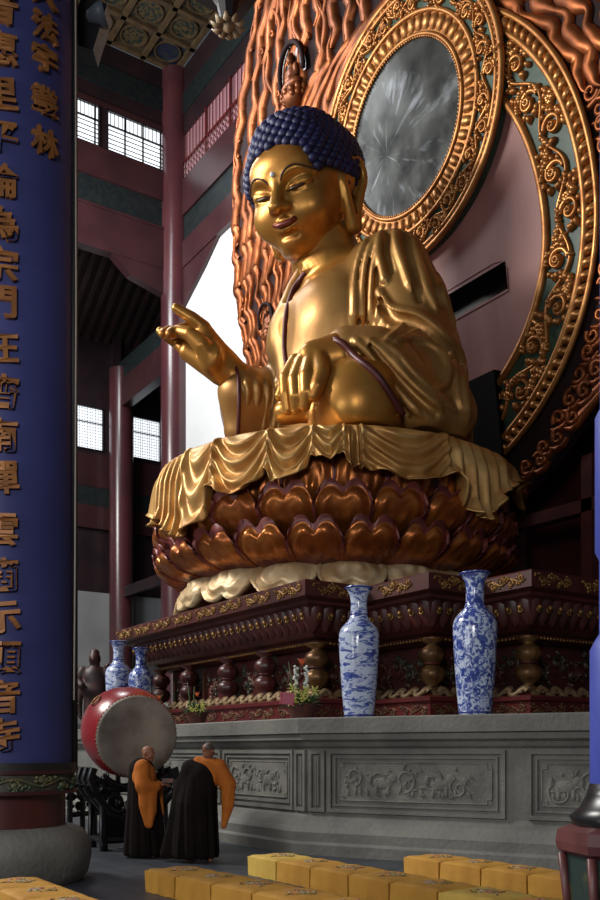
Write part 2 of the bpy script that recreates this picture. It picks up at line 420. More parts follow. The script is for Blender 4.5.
# clerestory wall towards the left (along Y at XI)
cw=MB()
cw.bb((XI-.3,0,27.75),(XI,YB,30.4)); cw.bb((XI-.3,0,26.05),(XI,11.4,27.75)); cw.bb((XI-.3,14.0,26.05),(XI,14.3,27.75)); cw.bb((XI-.3,16.85,26.05),(XI,YB,27.75))
struct('wall_clerestory_left',cw,M['beam_dark'])
struct('trim_3',MB().bb((XI-.35,0,24.8),(XI+.1,YB,26.05)).bb((XI-.25,0,27.75),(XI+.08,YB,27.95)),M['beam'])
struct('trim_4',MB().bb((XI-.2,0,23.65),(XI-.02,YB,24.8)).bb((XI,0,28.6),(XI+.06,YB,29.5)),M['teal'])
b=MB().bb((XI-.35,0,21.9),(XI+.12,YB,23.6))
# chamfered bracket under the beam against the column
b.add([(XI-.3,YB,21.9),(XI-.3,YB-3.0,21.9),(XI-.3,YB-2.2,21.25),(XI-.3,YB,20.7),(XI+.1,YB,21.9),(XI+.1,YB-3.0,21.9),(XI+.1,YB-2.2,21.25),(XI+.1,YB,20.7)],[(0,1,2,3),(7,6,5,4),(0,4,5,1),(1,5,6,2),(2,6,7,3)])
b.bb((XI+.1,0,23.55),(XI+.16,YB,23.65))
struct('trim_5',b,M['beam'])
# clerestory wall behind the statue (along X at YB)
cb=MB().bb((XI,YB,27.6),(-2,YB+.3,30.4))
struct('wall_clerestory_back',cb,M['beam_dark'])
struct('trim_6',MB().bb((XI,YB-.1,24.1),(-2,YB+.35,25.6)),M['beam'])
struct('trim_7',MB().bb((XI,YB,22.9),(-2,YB+.25,24.1)).bb((XI,YB-.05,28.4),(-2,YB,29.3)),M['teal'])
b=MB().bb((XI,YB-.1,21.9),(-2,YB+.35,23.0))
b.add([(XI+.3,YB-.05,21.9),(XI+3.6,YB-.05,21.9),(XI+2.4,YB-.05,21.2),(XI+.3,YB-.05,20.2),(XI+.3,YB+.25,21.9),(XI+3.6,YB+.25,21.9),(XI+2.4,YB+.25,21.2),(XI+.3,YB+.25,20.2)],[(0,1,2,3),(7,6,5,4),(0,4,5,1),(1,5,6,2),(2,6,7,3)])
struct('trim_8',b,M['beam'])
r=empty('window_5',((XI-12)/2,YB,25.6),kind='structure')
MB().bb((XI+.5,YB+.1,25.6),(-14,YB+.14,27.6)).build('pane',M['pane2'],r)
f=MB(); x=XI+.5
while x<-22:
    f.bb((x,YB-.02,25.6),(x+.1,YB+.06,27.6))
    for i in range(1,7): f.bb((x+i*.28,YB+.02,26.4),(x+i*.28+.035,YB+.05,27.6))
    for i in range(8):
        for j in range(3):
            f.tube([(x+.1+i*.25,YB+.03,25.68+j*.25),(x+.22+i*.25,YB+.03,25.9+j*.25),(x+.34+i*.25,YB+.03,25.68+j*.25)],.022,4)
    x+=2.0
f.bb((XI+.5,YB-.02,26.36),(-22,YB+.05,26.44)); f.build('lattice',M['red_lac'],r)
# white screen wall behind, dark timber wall further right
struct('wall_white',MB().bb((-35.3,YB+.1,0),(-24.6,YB+.3,21.95)),M['white_wall'])
struct('wall_right',MB().bb((-24.6,19.4,0),(2,19.7,24)),M['red_dark'])
# ceiling with painted coffers
c=MB(); S=1.5; zc=30.4
c.bb((XI,-2,zc+.25),(-1,YB,zc+.35),0)
nx=20; ny=12
for i in range(nx):
    for j in range(ny):
        x0=XI+.15+i*S; y1=YB-.15-j*S; cx,cy=x0+S/2,y1-S/2; blue=(i==0 and j==0) or (i+j)%9==7
        c.bb((cx-S/2+.12,cy-S/2+.12,zc+.16),(cx+S/2-.12,cy+S/2-.12,zc+.25),2 if blue else 3)
        c.lathe([(.52,.16),(.52,.1),(.46,.1),(.46,.13),(.0,.13)],(cx,cy,zc),20,2 if blue else 1)
        c.lathe([(.56,.16),(.56,.07),(.5,.07),(.5,.16)],(cx,cy,zc),20,0)
for i in range(nx+1): c.bb((XI+.15+i*S-.1,-1,zc),(XI+.15+i*S+.1,YB,zc+.25),0)
for j in range(ny+1): c.bb((XI,YB-.15-j*S-.1,zc),(-5,YB-.15-j*S+.1,zc+.25),0)
struct('ceiling',c,[M['coffer_tan'],M['coffer_dark'],M['coffer_blue'],M['coffer_beige']])
# aisle roof with rafters
a=MB()
a.add([(XO,0,21.6),(XO,24,21.6),(XI-.3,24,25.6),(XI-.3,0,25.6)],[(0,1,2,3)])
for i in range(44):
    y=1+i*.5; a.add([(XO,y,21.4),(XO,y+.2,21.4),(XI-.35,y+.2,25.3),(XI-.35,y,25.3),(XO,y,21.6),(XO,y+.2,21.6),(XI-.35,y+.2,25.5),(XI-.35,y,25.5)],[(0,1,2,3),(0,3,7,4),(1,5,6,2)])
struct('ceiling_aisle',a,mat('rafters_wood',(58,40,38),(44,32,32),1,.6))
struct('trim_9',MB().bb((XO,YB-.2,18.0),(XI,YB+.25,19.3)),M['beam'])
struct('trim_10',MB().bb((XO,YB-.15,19.3),(XI,YB+.2,20.2)),M['teal'])
struct('trim_11',MB().bb((XO,17.3,12.4),(XO+.4,17.7,22)).bb((XO,9.8,20.4),(XI,10.2,21.4)).bb((XO,YB-.1,8.9),(XI,YB+.1,9.4)),M['beam_dark'])
def column(name,x,y,r,h,label,m):
    e=empty(name,(x,y,0)); tag(e,label,'column','red lacquered hall columns')
    MB().lathe([(r*1.5,0),(r*1.55,.15),(r*1.5,.35),(r*1.2,.5),(0,.5)],(x,y,0),32).build('column_base',M['stone'],e,smooth=True,angle=40)
    MB().lathe([(r,.5),(r,h),(0,h)],(x,y,0),40).build('shaft',m,e,smooth=True,angle=40)
    return e
M['col']=mat('column_lacquer',(84,44,48),(70,38,43),.6,.26,0,coat=.3)
column('hall_column',XI,YB-.1,.62,30.4,'tall dark red round column right beside the white wall, rising to the ceiling corner',M['col'])
column('hall_column',XO+.9,YB,.58,19.9,'dark red round column standing in the side aisle between the two lower bright windows',M['col'])
# ---------------- scroll ornament ----------------
def spiral(c,r,a0,turns,sgn=1,n=18,shrink=.15):
    t=np.linspace(0,1,n); rr=r*(1-t*(1-shrink)); a=a0+sgn*turns*2*PI*t
    return np.stack([c[0]+rr*np.cos(a),c[1]+rr*np.sin(a)],1)
def ribbon(mb,pts2,wid,hgt,mapf,m=0,seg=5):
    "raised round-backed strip along a 2-D path; mapf(x,y,h)->3-D"
    p=np.asarray(pts2,float); n=len(p); T=np.gradient(p,axis=0); T/=np.linalg.norm(T,axis=1)[:,None]+1e-9
    N=np.stack([-T[:,1],T[:,0]],1); w_=np.broadcast_to(np.asarray(wid,float),(n,)); h_=np.broadcast_to(np.asarray(hgt,float),(n,))
    prof=[(-1,-.05),(-.82,.72),(0,1),(.82,.72),(1,-.05)]
    G=np.zeros((n,5,3))
    for k,(a,b) in enumerate(prof):
        q=p+N*(w_*a)[:,None]; G[:,k]=mapf(q[:,0],q[:,1],h_*b)
    mb.grid(G,m)
def leaf(mb,c,a,L,W,H,mapf,m=0,curl=.3):
    t=np.linspace(0,1,7); x=L*t; y=curl*L*t*t
    p=np.stack([c[0]+x*math.cos(a)-y*math.sin(a),c[1]+x*math.sin(a)+y*math.cos(a)],1)
    ribbon(mb,p,W*np.sin(PI*np.clip(t*.92+.06,0,1))**.8,H*np.sin(PI*np.clip(t*.8+.15,0,1)),mapf,m)
def vine(mb,L,W,H,mapf,period=None,w=.05,m=0,flowers=True,seed=1,dense=7):
    "leafy scroll filling a band of length L and half width W; local x along, y across"
    rs=np.random.RandomState(seed); period=period or W*2.6
    n=max(1,int(round(L/period))); per=L/n
    x=np.linspace(0,L,n*14+1); y=W*.45*np.sin(PI*x/per*1.0)
    ribbon(mb,np.stack([x,y],1),w*.55,H*.7,mapf,m)
    for i in range(n):
        s=1 if i%2==0 else -1; cx=(i+.5)*per
        # spiral into the hollow of each wave
        cy=-s*W*.32
        R=min(W*.62,per*.42)
        sp=spiral((cx,cy),R,PI/2*s+rs.uniform(-.2,.2),1.3,-s,26,.12); ribbon(mb,sp,w*np.linspace(.8,.35,26),H*np.linspace(.7,1,26),mapf,m)
        if flowers and i%2==0:
            for k in range(8): leaf(mb,(cx,cy),k*PI/4+.3,R*.52,w*1.3,H*1.25,mapf,m,0)
        else:
            for k in range(5): leaf(mb,(cx,cy),k*2*PI/5,R*.4,w,H*1.15,mapf,m,.3)
        for k in range(dense):
            a=rs.uniform(0,2*PI); q=(cx+R*.95*math.cos(a),cy+R*.95*math.sin(a))
            if abs(q[1])<W*.95: leaf(mb,q,a+rs.uniform(.3,1.2),W*.42,w*.95,H,mapf,m,rs.uniform(-.6,.6))
        for k in range(dense-2):
            q=(i*per+rs.uniform(-.3,.3)*per,s*W*rs.uniform(.3,.8))
            leaf(mb,q,rs.uniform(0,2*PI),W*.45,w*.95,H*.9,mapf,m,rs.uniform(-.7,.7))
def planemap(o,ux,uy,un):
    o,ux,uy,un=[np.array(q,float) for q in (o,ux,uy,un)]
    return lambda x,y,h: o+np.multiply.outer(np.asarray(x),ux)+np.multiply.outer(np.asarray(y),uy)+np.multiply.outer(np.asarray(h),un)
# ---------------- stone altar ----------------
ZA=2.1
ca=np.array([-11.93,8.07]); dr=np.array([.897,.441])/math.hypot(.897,.441)
dl=np.array([-1.,0]); 
pe=ca+dr*8.0
alt=[(-27,8.07),tuple(ca),tuple(pe),(pe[0],18.5),(-27,18.5)]
altar=empty('stone_altar',(-16,13,0)); tag(altar,'long grey stone altar platform with carved relief panels beneath the red pedestal','altar')
body=MB().mould(alt,[(.3,0),(.3,.16),(.24,.2),(.24,.34),(.14,.42),(.1,.5),(-.02,.56),(-.05,.62),(-.05,1.62),(.0,1.66),(.03,1.72),(.1,1.76),(.1,1.84),(.16,1.86),(.16,ZA-.02),(.14,ZA)])
body.build('altar_body',M['stone'],altar)
def panel(o,ux,L,z0,z1,relief=True,seed=0):
    "framed relief panel; o start on wall face, ux direction"
    ux=np.array([ux[0],ux[1],0]); un=np.array([ux[1],-ux[0],0]); up=np.array([0,0,1.]); H=z1-z0
    def rect(mb,a,b,c,d,h0,h1):
        V=[]
        for h in (h0,h1):
            for x,z in ((a,c),(b,c),(b,d),(a,d)): V.append(np.array(o)+ux*x+up*z+un*h)
        mb.add(V,[(4,5,6,7),(0,1,5,4),(1,2,6,5),(2,3,7,6),(3,0,4,7)])
    fr=MB()
    def frame(a,b,c,d,t,h): rect(fr,a,b,c,c+t,-.02,h); rect(fr,a,b,d-t,d,-.02,h); rect(fr,a,a+t,c+t,d-t,-.02,h); rect(fr,b-t,b,c+t,d-t,-.02,h)
    frame(0,L,z0,z1,.06,.05); frame(.11,L-.11,z0+.1,z1-.1,.03,.035); 
    fr.build('panel_frame',M['stone'],altar)
    if relief and L>.8:
        rl=MB(); a,b,c,d=.2,L-.2,z0+.19,z1-.19
        rect(rl,a,b,c,d,-.02,.015)
        # notched border line
        n=.07; mp=planemap(np.array(o)+un*.012,ux,up,un)
        bd=np.array([(a+n,c),(b-n,c),(b-n,c+n),(b,c+n),(b,d-n),(b-n,d-n),(b-n,d),(a+n,d),(a+n,d-n),(a,d-n),(a,c+n),(a+n,c+n),(a+n,c)],float)
        for i in range(len(bd)-1): ribbon(rl,[bd[i],bd[i+1]],.012,.016,mp)
        rs=np.random.RandomState(seed+5)
        mp2=planemap(np.array(o)+un*.013,ux,up,un)
        W=(d-c)/2*.86; cy=(c+d)/2
        # clouds, foliage, beasts: overlapping scrolls
        for cx in np.arange(a+.25,b-.15,.42):
            cc=(cx,cy+rs.uniform(-.12,.1)); R=W*rs.uniform(.5,.75)
            sp=spiral(cc,R,rs.uniform(0,6),1.2,rs.choice([-1,1]),20,.2); sp[:,1]=np.clip(sp[:,1],c+.05,d-.05); ribbon(rl,sp,.022*np.linspace(1,.6,20),.028,mp2)
            for k in range(9):
                q=(np.clip(cc[0]+rs.normal(0,.16),a+.1,b-.1),np.clip(cy+rs.uniform(-W,W)*.8,c+.06,d-.06)); leaf(rl,q,rs.uniform(0,2*PI),rs.uniform(.07,.13),.024,.026,mp2,0,rs.uniform(-.8,.8))
            for k in range(3):
                q=(np.clip(cx+rs.uniform(-.2,.2),a+.1,b-.12),c+.07); leaf(rl,q,PI/2+rs.uniform(-.5,.5),.14,.025,.025,mp2,0,.3)
        for f in (.3,.68):
            x=a+(b-a)*f; k=MB()
            nn=un; base=np.array(o)+ux*x+up*(cy-.02)
            # lion-like beast in low relief
            for (dx,dz,rx,rz) in ((0,0,.17,.09),(.16,.08,.075,.075),(-.1,-.1,.035,.09),(.1,-.1,.035,.09),(-.2,.06,.04,.08)):
                st=len(rl.v); rl.ball((0,0,0),(rx,.03,rz),12,8); Vv=rl.v[st]; rl.v[st]=base+np.outer(Vv[:,0]+dx,ux)+np.outer(Vv[:,2]+dz,up)+np.outer(Vv[:,1]+.015,un)
        rl.build('relief_panel',M['stone_carved'],altar)
# right faces: pilasters and panels
def onright(px,z=1.1):
    r=ray(px,0)[:2]; # solve CAM+ r*t = ca+dr*s
    A=np.array([[r[0],-dr[0]],[r[1],-dr[1]]]); t,s=np.linalg.solve(A,ca); return s
fo=np.array([ca[0],ca[1],0])+np.array([dr[1],-dr[0],0])*(-.05)
s1,s2,s3,s4=onright(327),onright(505),onright(527),onright(640)
panel(fo+np.array([*dr,0])*s1,dr,s2-s1,.64,1.6,True,1)
panel(fo+np.array([*dr,0])*s3,dr,s4-s3,.64,1.6,True,2)
panel(fo+np.array([*dr,0])*.05,dr,s1-.1,.64,1.6,False)
lo=np.array([-14.6,8.07+.05,0]); panel(lo,(1,0),2.3,.64,1.6,True,3)
panel(np.array([-12.25,8.12,0]),(1,0),.3,.64,1.6,False)
panel(np.array([-17.4,8.12,0]),(1,0),2.7,.64,1.6,True,4)
panel(np.array([-20.2,8.12,0]),(1,0),2.7,.64,1.6,False,4)
# ---------------- carved wooden pedestal ----------------
ZP=4.7; XB=-18.1
right=[(-13.75,9.3),(-13.75,10.7),(-12.0,10.7),(-12.0,12.0),(-10.85,12.0),(-10.85,16.8)]
left=[(2*XB-x,y) for x,y in right][::-1]
ped=left+right
# order counter-clockwise: front-left -> front-right -> back
ped=[(2*XB+10.85,16.8)]+left[1:]+right[:-1]+[(-10.85,16.8)]
pd=empty('carved_pedestal',(XB,13,ZA)); tag(pd,'stepped dark red carved wooden pedestal with gilt trim under the lotus throne','pedestal')
MB().mould(ped,[(-.25,ZA),(-.25,ZA+.08),(-.32,ZA+.1),(-.32,ZA+.36),(-.25,ZA+.38),(-.25,ZA+.45),(-.5,ZA+.5),(-.62,ZA+.56)]).build('pedestal_base',M['red_lac'],pd)
MB().mould(ped,[(-1.15,ZA+.5),(-1.15,ZA+1.65)]).build('pedestal_waist',M['red_dark'],pd)
MB().mould(ped,[(-.95,ZA+1.5),(-.8,ZA+1.56),(-.8,ZA+1.62),(-.62,ZA+1.66),(-.5,ZA+1.75),(-.38,ZA+1.9),(-.33,ZA+2.12),(-.3,ZA+2.16),(-.18,ZA+2.2),(-.18,ZA+2.26),(0,ZA+2.3),(0,ZP-.03),(-.03,ZP)]).build('pedestal_cornice',M['wood_red'],pd)
def edges(off):
    "offset edges of the pedestal visible from the front and right: list of (start3, dir2, length)"
    p=np.asarray(ped,float); n=len(p); out=[]
    N=[]
    for i in range(n):
        a,b,c=p[(i-1)%n],p[i],p[(i+1)%n]; d1=(b-a)/np.linalg.norm(b-a); d2=(c-b)/np.linalg.norm(c-b)
        q=np.array([d1[1],-d1[0]])+np.array([d2[1],-d2[0]]); N.append(q/(q@np.array([d1[1],-d1[0]])))
    q=p+np.array(N)*off
    for i in range(n-1):
        a,b=q[i],q[i+1]; L=np.linalg.norm(b-a); out.append((a,(b-a)/L,L))
    return out
gt=MB(); lp=MB(); bd=MB(); sc=MB(); wv=MB()
for (a,d,L) in edges(0):
    if L<.2: continue
    un=np.array([d[1],-d[0],0]); ux=np.array([d[0],d[1],0])
    # carved scroll groups on cornice edge
    k=max(1,int(L/1.0))
    for i in range(k):
        c0=np.array([*(a+d*(L*(i+.5)/k)),ZP-.155]); wd=min(.44,L/k*.46)
        mp=planemap(c0-ux*wd,ux,(0,0,1),un)
        vine(gt,2*wd,.1,.035,mp,.2,.022,seed=i,flowers=False)
for (a,d,L) in edges(-.36):
    if L<.2: continue
    un=np.array([d[1],-d[0],0]); ux=np.array([d[0],d[1],0]); k=max(2,int(round(L/.27)))
    # hanging lotus-petal frieze with a gilt boss on each
    for i in range(k):
        c0=np.array([*(a+d*(L*(i+.5)/k)),ZA+1.98]); wd=L/k/2*.94
        G=[]
        for v in np.linspace(0,1,7):
            row=[]
            for u in np.linspace(-1,1,7):
                ww=wd*(1 if v<.6 else math.sqrt(max(0,1-((v-.6)/.4)**2))*.999+.001)
                row.append(c0+ux*u*ww+np.array([0,0,.2-v*.46])+un*(.06*(1-u*u)+.04-.17*v*v))
            G.append(row)
        lp.grid(G)
        sp=spiral((0,0),wd*.5,PI/2,1.1,1 if i%2 else -1,12); mp=planemap(c0+un*.07,ux,np.array([0,0,1.])-un*.15,un); ribbon(lp,sp,.016,.02,mp,1)
        lp.ball(c0+un*.1+np.array([0,0,.04]),(.045,.045,.05),8,6,1)
    # bead string below
for (a,d,L) in edges(-.78):
    if L<.2: continue
    k=int(L/.09); un=np.array([d[1],-d[0],0])
    for i in range(k): lp.ball(np.array([*(a+d*(L*(i+.5)/k)),ZA+1.56])+un*.02,.032,6,4,1)
for (a,d,L) in edges(-.55):
    if L<.2: continue
    un=np.array([d[1],-d[0],0]); ux=np.array([d[0],d[1],0]); k=max(2,int(round(L/.36)))
    # upward lotus wave above the base
    for i in range(k):
        c0=np.array([*(a+d*(L*(i+.5)/k)),ZA+.46]); wd=L/k/2
        t=np.linspace(-1,1,13)
        path=np.stack([t*wd*1.15,.1+.06*np.sin(t*PI)],1); mp=planemap(c0+un*(.1),ux,np.array([0,0,1.])-un*.45,un); ribbon(wv,path,.055,.05,mp)
        ribbon(wv,spiral((wd*.4,.1),.07,0,1.1,1,12),.016,.05,mp)
for (a,d,L) in edges(-.3):
    if L<.2: continue
    un=np.array([d[1],-d[0],0]); ux=np.array([d[0],d[1],0]); k=max(1,int(round(L/1.1)))
    for i in range(k):
        wd=L/k*.42; c0=np.array([*(a+d*(L*(i+.5)/k)),ZA+.23]); mp=planemap(c0-ux*wd-un*.02,ux,(0,0,1),un); vine(sc,2*wd,.1,.03,mp,.22,.022,seed=20+i,flowers=False)
gt.build('cornice_carving',M['trim_gold'],pd,smooth=True); lp.build('petal_frieze',[M['wood_red'],M['trim_gold']],pd,smooth=True)
wv.build('wave_moulding',mat('aged_gilt_wave',(150,128,96),(118,92,60),5,.45,.35),pd,smooth=True); sc.build('base_carving',mat('base_scroll_paint',(110,80,48),(84,44,34),4,.5,.3),pd,smooth=True)
# waist: relief panels and stacked gilt vase balusters at the corners
wr=MB()
for (a,d,L) in edges(-1.15):
    if L<.4: continue
    un=np.array([d[1],-d[0],0]); ux=np.array([d[0],d[1],0]); mp=planemap(np.array([*a,ZA+1.05])+un*.01,ux,(0,0,1),un)
    k=max(1,int(L/1.3)); 
    for i in range(k):
        mp=planemap(np.array([*(a+d*(L*i/k+.12)),ZA+1.06])+un*.005,ux,(0,0,1),un); vine(wr,L/k-.24,.3,.06,mp,.42,.04,seed=40+i)
        for e in (0,): wr.box(np.array([*(a+d*(L*i/k)),ZA+1.07])+un*.03,(.1,.12,1.0),math.atan2(d[1],d[0]))
wr.build('waist_relief',mat('waist_relief_paint',(92,48,38),(48,58,44),3,.45,.2),pd,smooth=True,angle=50)
prof=[(.2,.0),(.2,.06),(.12,.1),(.1,.14),(.2,.24),(.235,.34),(.2,.44),(.11,.5),(.11,.53),(.19,.6),(.225,.7),(.19,.8),(.11,.86),(.1,.9),(.2,.95),(.2,1.0)]
def baluster(x,y):
    o=MB().lathe([(r,z) for r,z in prof],(x,y,ZA+.56),28,0,rfun=lambda a,z:1+.09*abs(math.sin(a*5))*(1 if (.2<z<.48 or .56<z<.84) else 0)).build('baluster',M['wood_red'] if -22<x<-15 else M['bronze'],pd,smooth=True)
    m=MB().lathe([(.14,.51),(.17,.53),(.14,.55)],(x,y,ZA+.56),20); m.build('baluster_ring',M['lining'],pd,smooth=True)
for (x,y) in ((-14.6,10.15),(-12.75,11.45),(-11.6,12.75),(-11.6,14.8),(-21.6,10.15),(-16.5,10.15),(-18.1,10.15),(-20,10.15)): baluster(x,y)
# ---------------- great gilded statue ----------------
YBU=13.1; ZS=8.15; OB=np.array([XB,YBU,ZS])
bud=empty('buddha_statue',(XB,YBU,ZS)); tag(bud,'colossal seated gilded Buddha with blue curled hair, right hand raised','statue')
def L(px,py,d): return P(px,py,d)-OB
CL=CAM-OB
def Lr(px,py):
    r=ray(px,py); return r/np.linalg.norm(r)
def euler(rx,ry,rz): return np.array(Matrix.Rotation(rz,3,'Z')@Matrix.Rotation(ry,3,'Y')@Matrix.Rotation(rx,3,'X'))
# ---- head, in its own frame: half width 1, facing -Y ----
h=.035
HF=Field((-1.35,-1.6,-1.75),(1.35,1.5,1.9),h)
HF.ell((0,.12,.38),(1.0,1.12,1.0),.0)
HF.ell((0,-.16,-.2),(.9,.92,.98),.25)
HF.ell((0,-.3,-.62),(.66,.66,.62),.25)
HF.ell((0,-.74,-.98),(.27,.22,.2),.2)
for s in (-1,1):
    HF.ell((s*.46,-.62,-.38),(.38,.36,.4),.25)
HF.ell((0,-.82,.55),(.62,.25,.42),.3)
HF.ell((0,-.2,-1.12),(.55,.6,.22),.18)
# eye hollows, brows, lids, nose
for s in (-1,1):
    HF.ell((s*.4,-1.1,.12),(.3,.13,.15),.16,sub=True)
    br=catmull([(s*.1,-1.03,.2),(s*.22,-1.06,.36),(s*.45,-.98,.42),(s*.72,-.76,.26)],5); HF.chain(br,.045,.09)
    HF.ell((s*.4,-.86,.12),(.27,.15,.16),.05)
    up=catmull([(s*.14,-.97,.03),(s*.3,-1.02,.1),(s*.48,-.97,.11),(s*.7,-.74,.1)],5); HF.chain(up,.03,.03)
    lo=catmull([(s*.14,-.97,.02),(s*.32,-.99,-.03),(s*.5,-.93,-.02),(s*.7,-.74,.08)],5); HF.chain(lo,.03,.04)
    mid=catmull([(s*.17,-1.0,.03),(s*.32,-1.045,.04),(s*.48,-.985,.05),(s*.66,-.8,.09)],5); HF.chain(mid,.022,.01,sub=True)
HF.chain([(0,-1.02,.34),(0,-1.12,.05),(0,-1.25,-.2)],[.075,.1,.13],.12)
HF.ell((0,-1.24,-.24),(.15,.15,.12),.08)
for s in (-1,1):
    HF.ell((s*.15,-1.1,-.27),(.1,.13,.09),.06); HF.ell((s*.08,-1.2,-.35),(.045,.06,.04),.02,sub=True)
HF.chain([(0,-1.08,-.4),(0,-1.07,-.5)],.03,.06,sub=True)
# smiling mouth
ul=catmull([(-.34,-.86,-.46),(-.18,-1.01,-.53),(-.06,-1.08,-.5),(0,-1.08,-.52),(.06,-1.08,-.5),(.18,-1.01,-.53),(.34,-.86,-.46)],4)
ll=catmull([(-.27,-.88,-.56),(-.14,-1.0,-.66),(0,-1.04,-.69),(.14,-1.0,-.66),(.27,-.88,-.56)],4)
HF.chain(ul,np.concatenate([np.linspace(.02,.055,12),[.055],np.linspace(.055,.02,12)]),.04)
HF.chain(ll,np.concatenate([np.linspace(.02,.075,8),[.075],np.linspace(.075,.02,8)]),.04)
HF.chain(catmull([(-.33,-.89,-.48),(-.15,-1.07,-.585),(0,-1.13,-.59),(.15,-1.07,-.585),(.33,-.89,-.48)],4),.025,.02,sub=True)
for s in (-1,1): HF.ell((s*.37,-.86,-.44),(.04,.05,.04),.06,sub=True)
HF.chain([(-.16,-.98,-.82),(.16,-.98,-.82)],.04,.09,sub=True)
# long ears
for s in (-1,1):
    eo=.3 if s<0 else 0.
    HF.chain(catmull([(s*.9,-0.20+eo,.28),(s*1.0,-0.02+eo,.46),(s*1.14,0.28+eo,.36),(s*1.16,0.36+eo,.02),(s*1.06,0.22+eo,-.35),(s*.97,0.06+eo,-.72),(s*.95,-0.02+eo,-.98)],4),[.075]*12+list(np.linspace(.08,.15,13)),.04)
    HF.ell((s*1.0,0.10+eo,.02),(.07,.3,.36),.06)
    HF.chain(catmull([(s*.9,-0.20+eo,.22),(s*.97,-0.20+eo,-.1),(s*.96,-0.16+eo,-.5),(s*.94,-0.08+eo,-.95)],4),list(np.linspace(.065,.14,13)),.04)
    HF.chain(catmull([(s*1.02,0.02+eo,.28),(s*1.1,0.18+eo,.18),(s*1.08,0.16+eo,-.1),(s*1.02,0.04+eo,-.3)],4),.06,.04,sub=True)
    HF.chain(catmull([(s*1.02,0.02+eo,.12),(s*1.06,0.10+eo,.0),(s*1.02,0.00+eo,-.2)],4),.035,.04)
    HF.chain([(s*1.0,0.00+eo,-.45),(s*.99,-0.03+eo,-.8)],[.04,.05],.03,sub=True)
HF.chain([(0,.15,-.8),(0,.25,-1.7)],[.62,.66],.15)
V,Q=HF.mesh(); V=smooth_mesh(V,Q,1,.4)
HS=np.array([1.2,1.2,1.0]); HR=euler(math.radians(26),0,math.radians(24)); HC=np.array([-.12,-.78,6.68])
def hx(p): return (np.asarray(p,float)*HS)@HR.T+HC
headV,headQ=hx(V),Q
# ---- torso, arms, legs (bare body) ----
B=Field((-4.3,-4.0,-.2),(4.3,2.4,6.2),.05)
B.ell((0,.7,.9),(2.2,1.7,1.4),.0).ell((0,.1,2.2),(1.6,1.35,1.6),.4).ell((0,.1,3.5),(1.72,1.3,1.45),.5)
B.ell((-.75,-.5,3.5),(.8,.7,.9),.5).ell((.75,-.5,3.5),(.8,.7,.9),.5)
B.chain([(-1.45,.3,4.4),(0,.25,4.75),(1.45,.3,4.4)],[.7,.72,.7],.4)
B.cap((0,.2,4.7),(-.08,-.3,5.7),.88,.74,.3)
for a in (4.95,5.12): B.chain([(-.8,-.02,a+.12),(-.5,-.58,a),(-.04,-.86,a-.1),(.5,-.6,a),(.8,-.02,a+.12)],.06,.09)
B.chain(catmull([(-1.3,-.8,2.6),(-.7,-1.35,2.35),(.1,-1.4,2.6),(.6,-1.3,3.1)],6),.05,.12,sub=True)
# crossed legs
B.chain([(1.2,.4,.85),L(362,404,19.3)],[1.1,.95],.3).chain([L(358,408,19.2),L(328,434,19.8)],[.93,.5],.25)
B.chain([(-1.4,.4,.6),(-3.0,-1.1,.45)],[1.05,.7],.3).chain([(-3.0,-1.1,.4),(0,-2.1,.1)],[.65,.5],.3)
# upturned foot lying on the lap
B.chain(catmull([L(330,412,20.0),L(305,410,20.1),L(286,412,20.3)],5),[.34]*3+[.28]*8,.15)
# left arm
B.chain([(1.85,.3,4.1),(2.4,.35,1.75)],[.75,.6],.3).chain([(2.4,.3,1.7),L(354,352,19.25)],[.5,.34],.15)
# right arm
B.chain([(-1.8,.3,4.1),(-2.2,.1,1.9)],[.7,.58],.3).chain([(-2.2,.1,1.85),L(232,372,22.3)],[.55,.36],.25)
def cfield(lo,hi,pts):
    p=np.array(pts); return Field(p.min(0)-lo,p.max(0)+hi,.03)
# ---- raised right hand ----
W=L(233,374,22.3)
D0=22.3
RH=cfield(.6,.6,[L(158,325,D0+.5),L(178,302,D0),L(250,400,D0-.3),L(250,400,D0+.5)])
RH.chain([L(246,384,22.35),L(232,373,22.3),L(222,364,22.3)],[.40,.36,.36],.05)
RH.chain([L(226,366,22.3),L(206,338,22.15)],[.34,.27],.12)
RH.chain([L(220,372,22.2),L(189,352,22.3)],[.3,.24],.15).chain([L(222,368,22.25),L(196,342,22.25)],[.3,.26],.15)
RH.ell(L(212,357,21.95),(.36,.2,.36),.15)
# index, pointing up
RH.chain([L(208,338,22.15),L(204,328,22.1),L(192,318,22.0),L(176,308,21.95)],[.2,.175,.15,.11],.05)
# middle bent to meet the thumb, ring, little
RH.chain([L(202,338,22.3),L(190,328,22.4),L(177,331,22.1),L(170,334,21.85)],[.19,.165,.14,.12],.05)
RH.chain([L(195,345,22.35),L(181,336,22.55),L(169,331,22.3),L(163,334,22.1)],[.18,.155,.13,.11],.05)
RH.chain([L(189,353,22.35),L(177,343,22.5),L(166,336,22.35),L(160,331,22.2)],[.16,.14,.12,.1],.05)
# thumb
RH.chain([L(212,362,21.95),L(202,345,21.75),L(190,334,21.75),L(179,331,21.9),L(173,332,21.9)],[.26,.22,.17,.14,.12],.07)
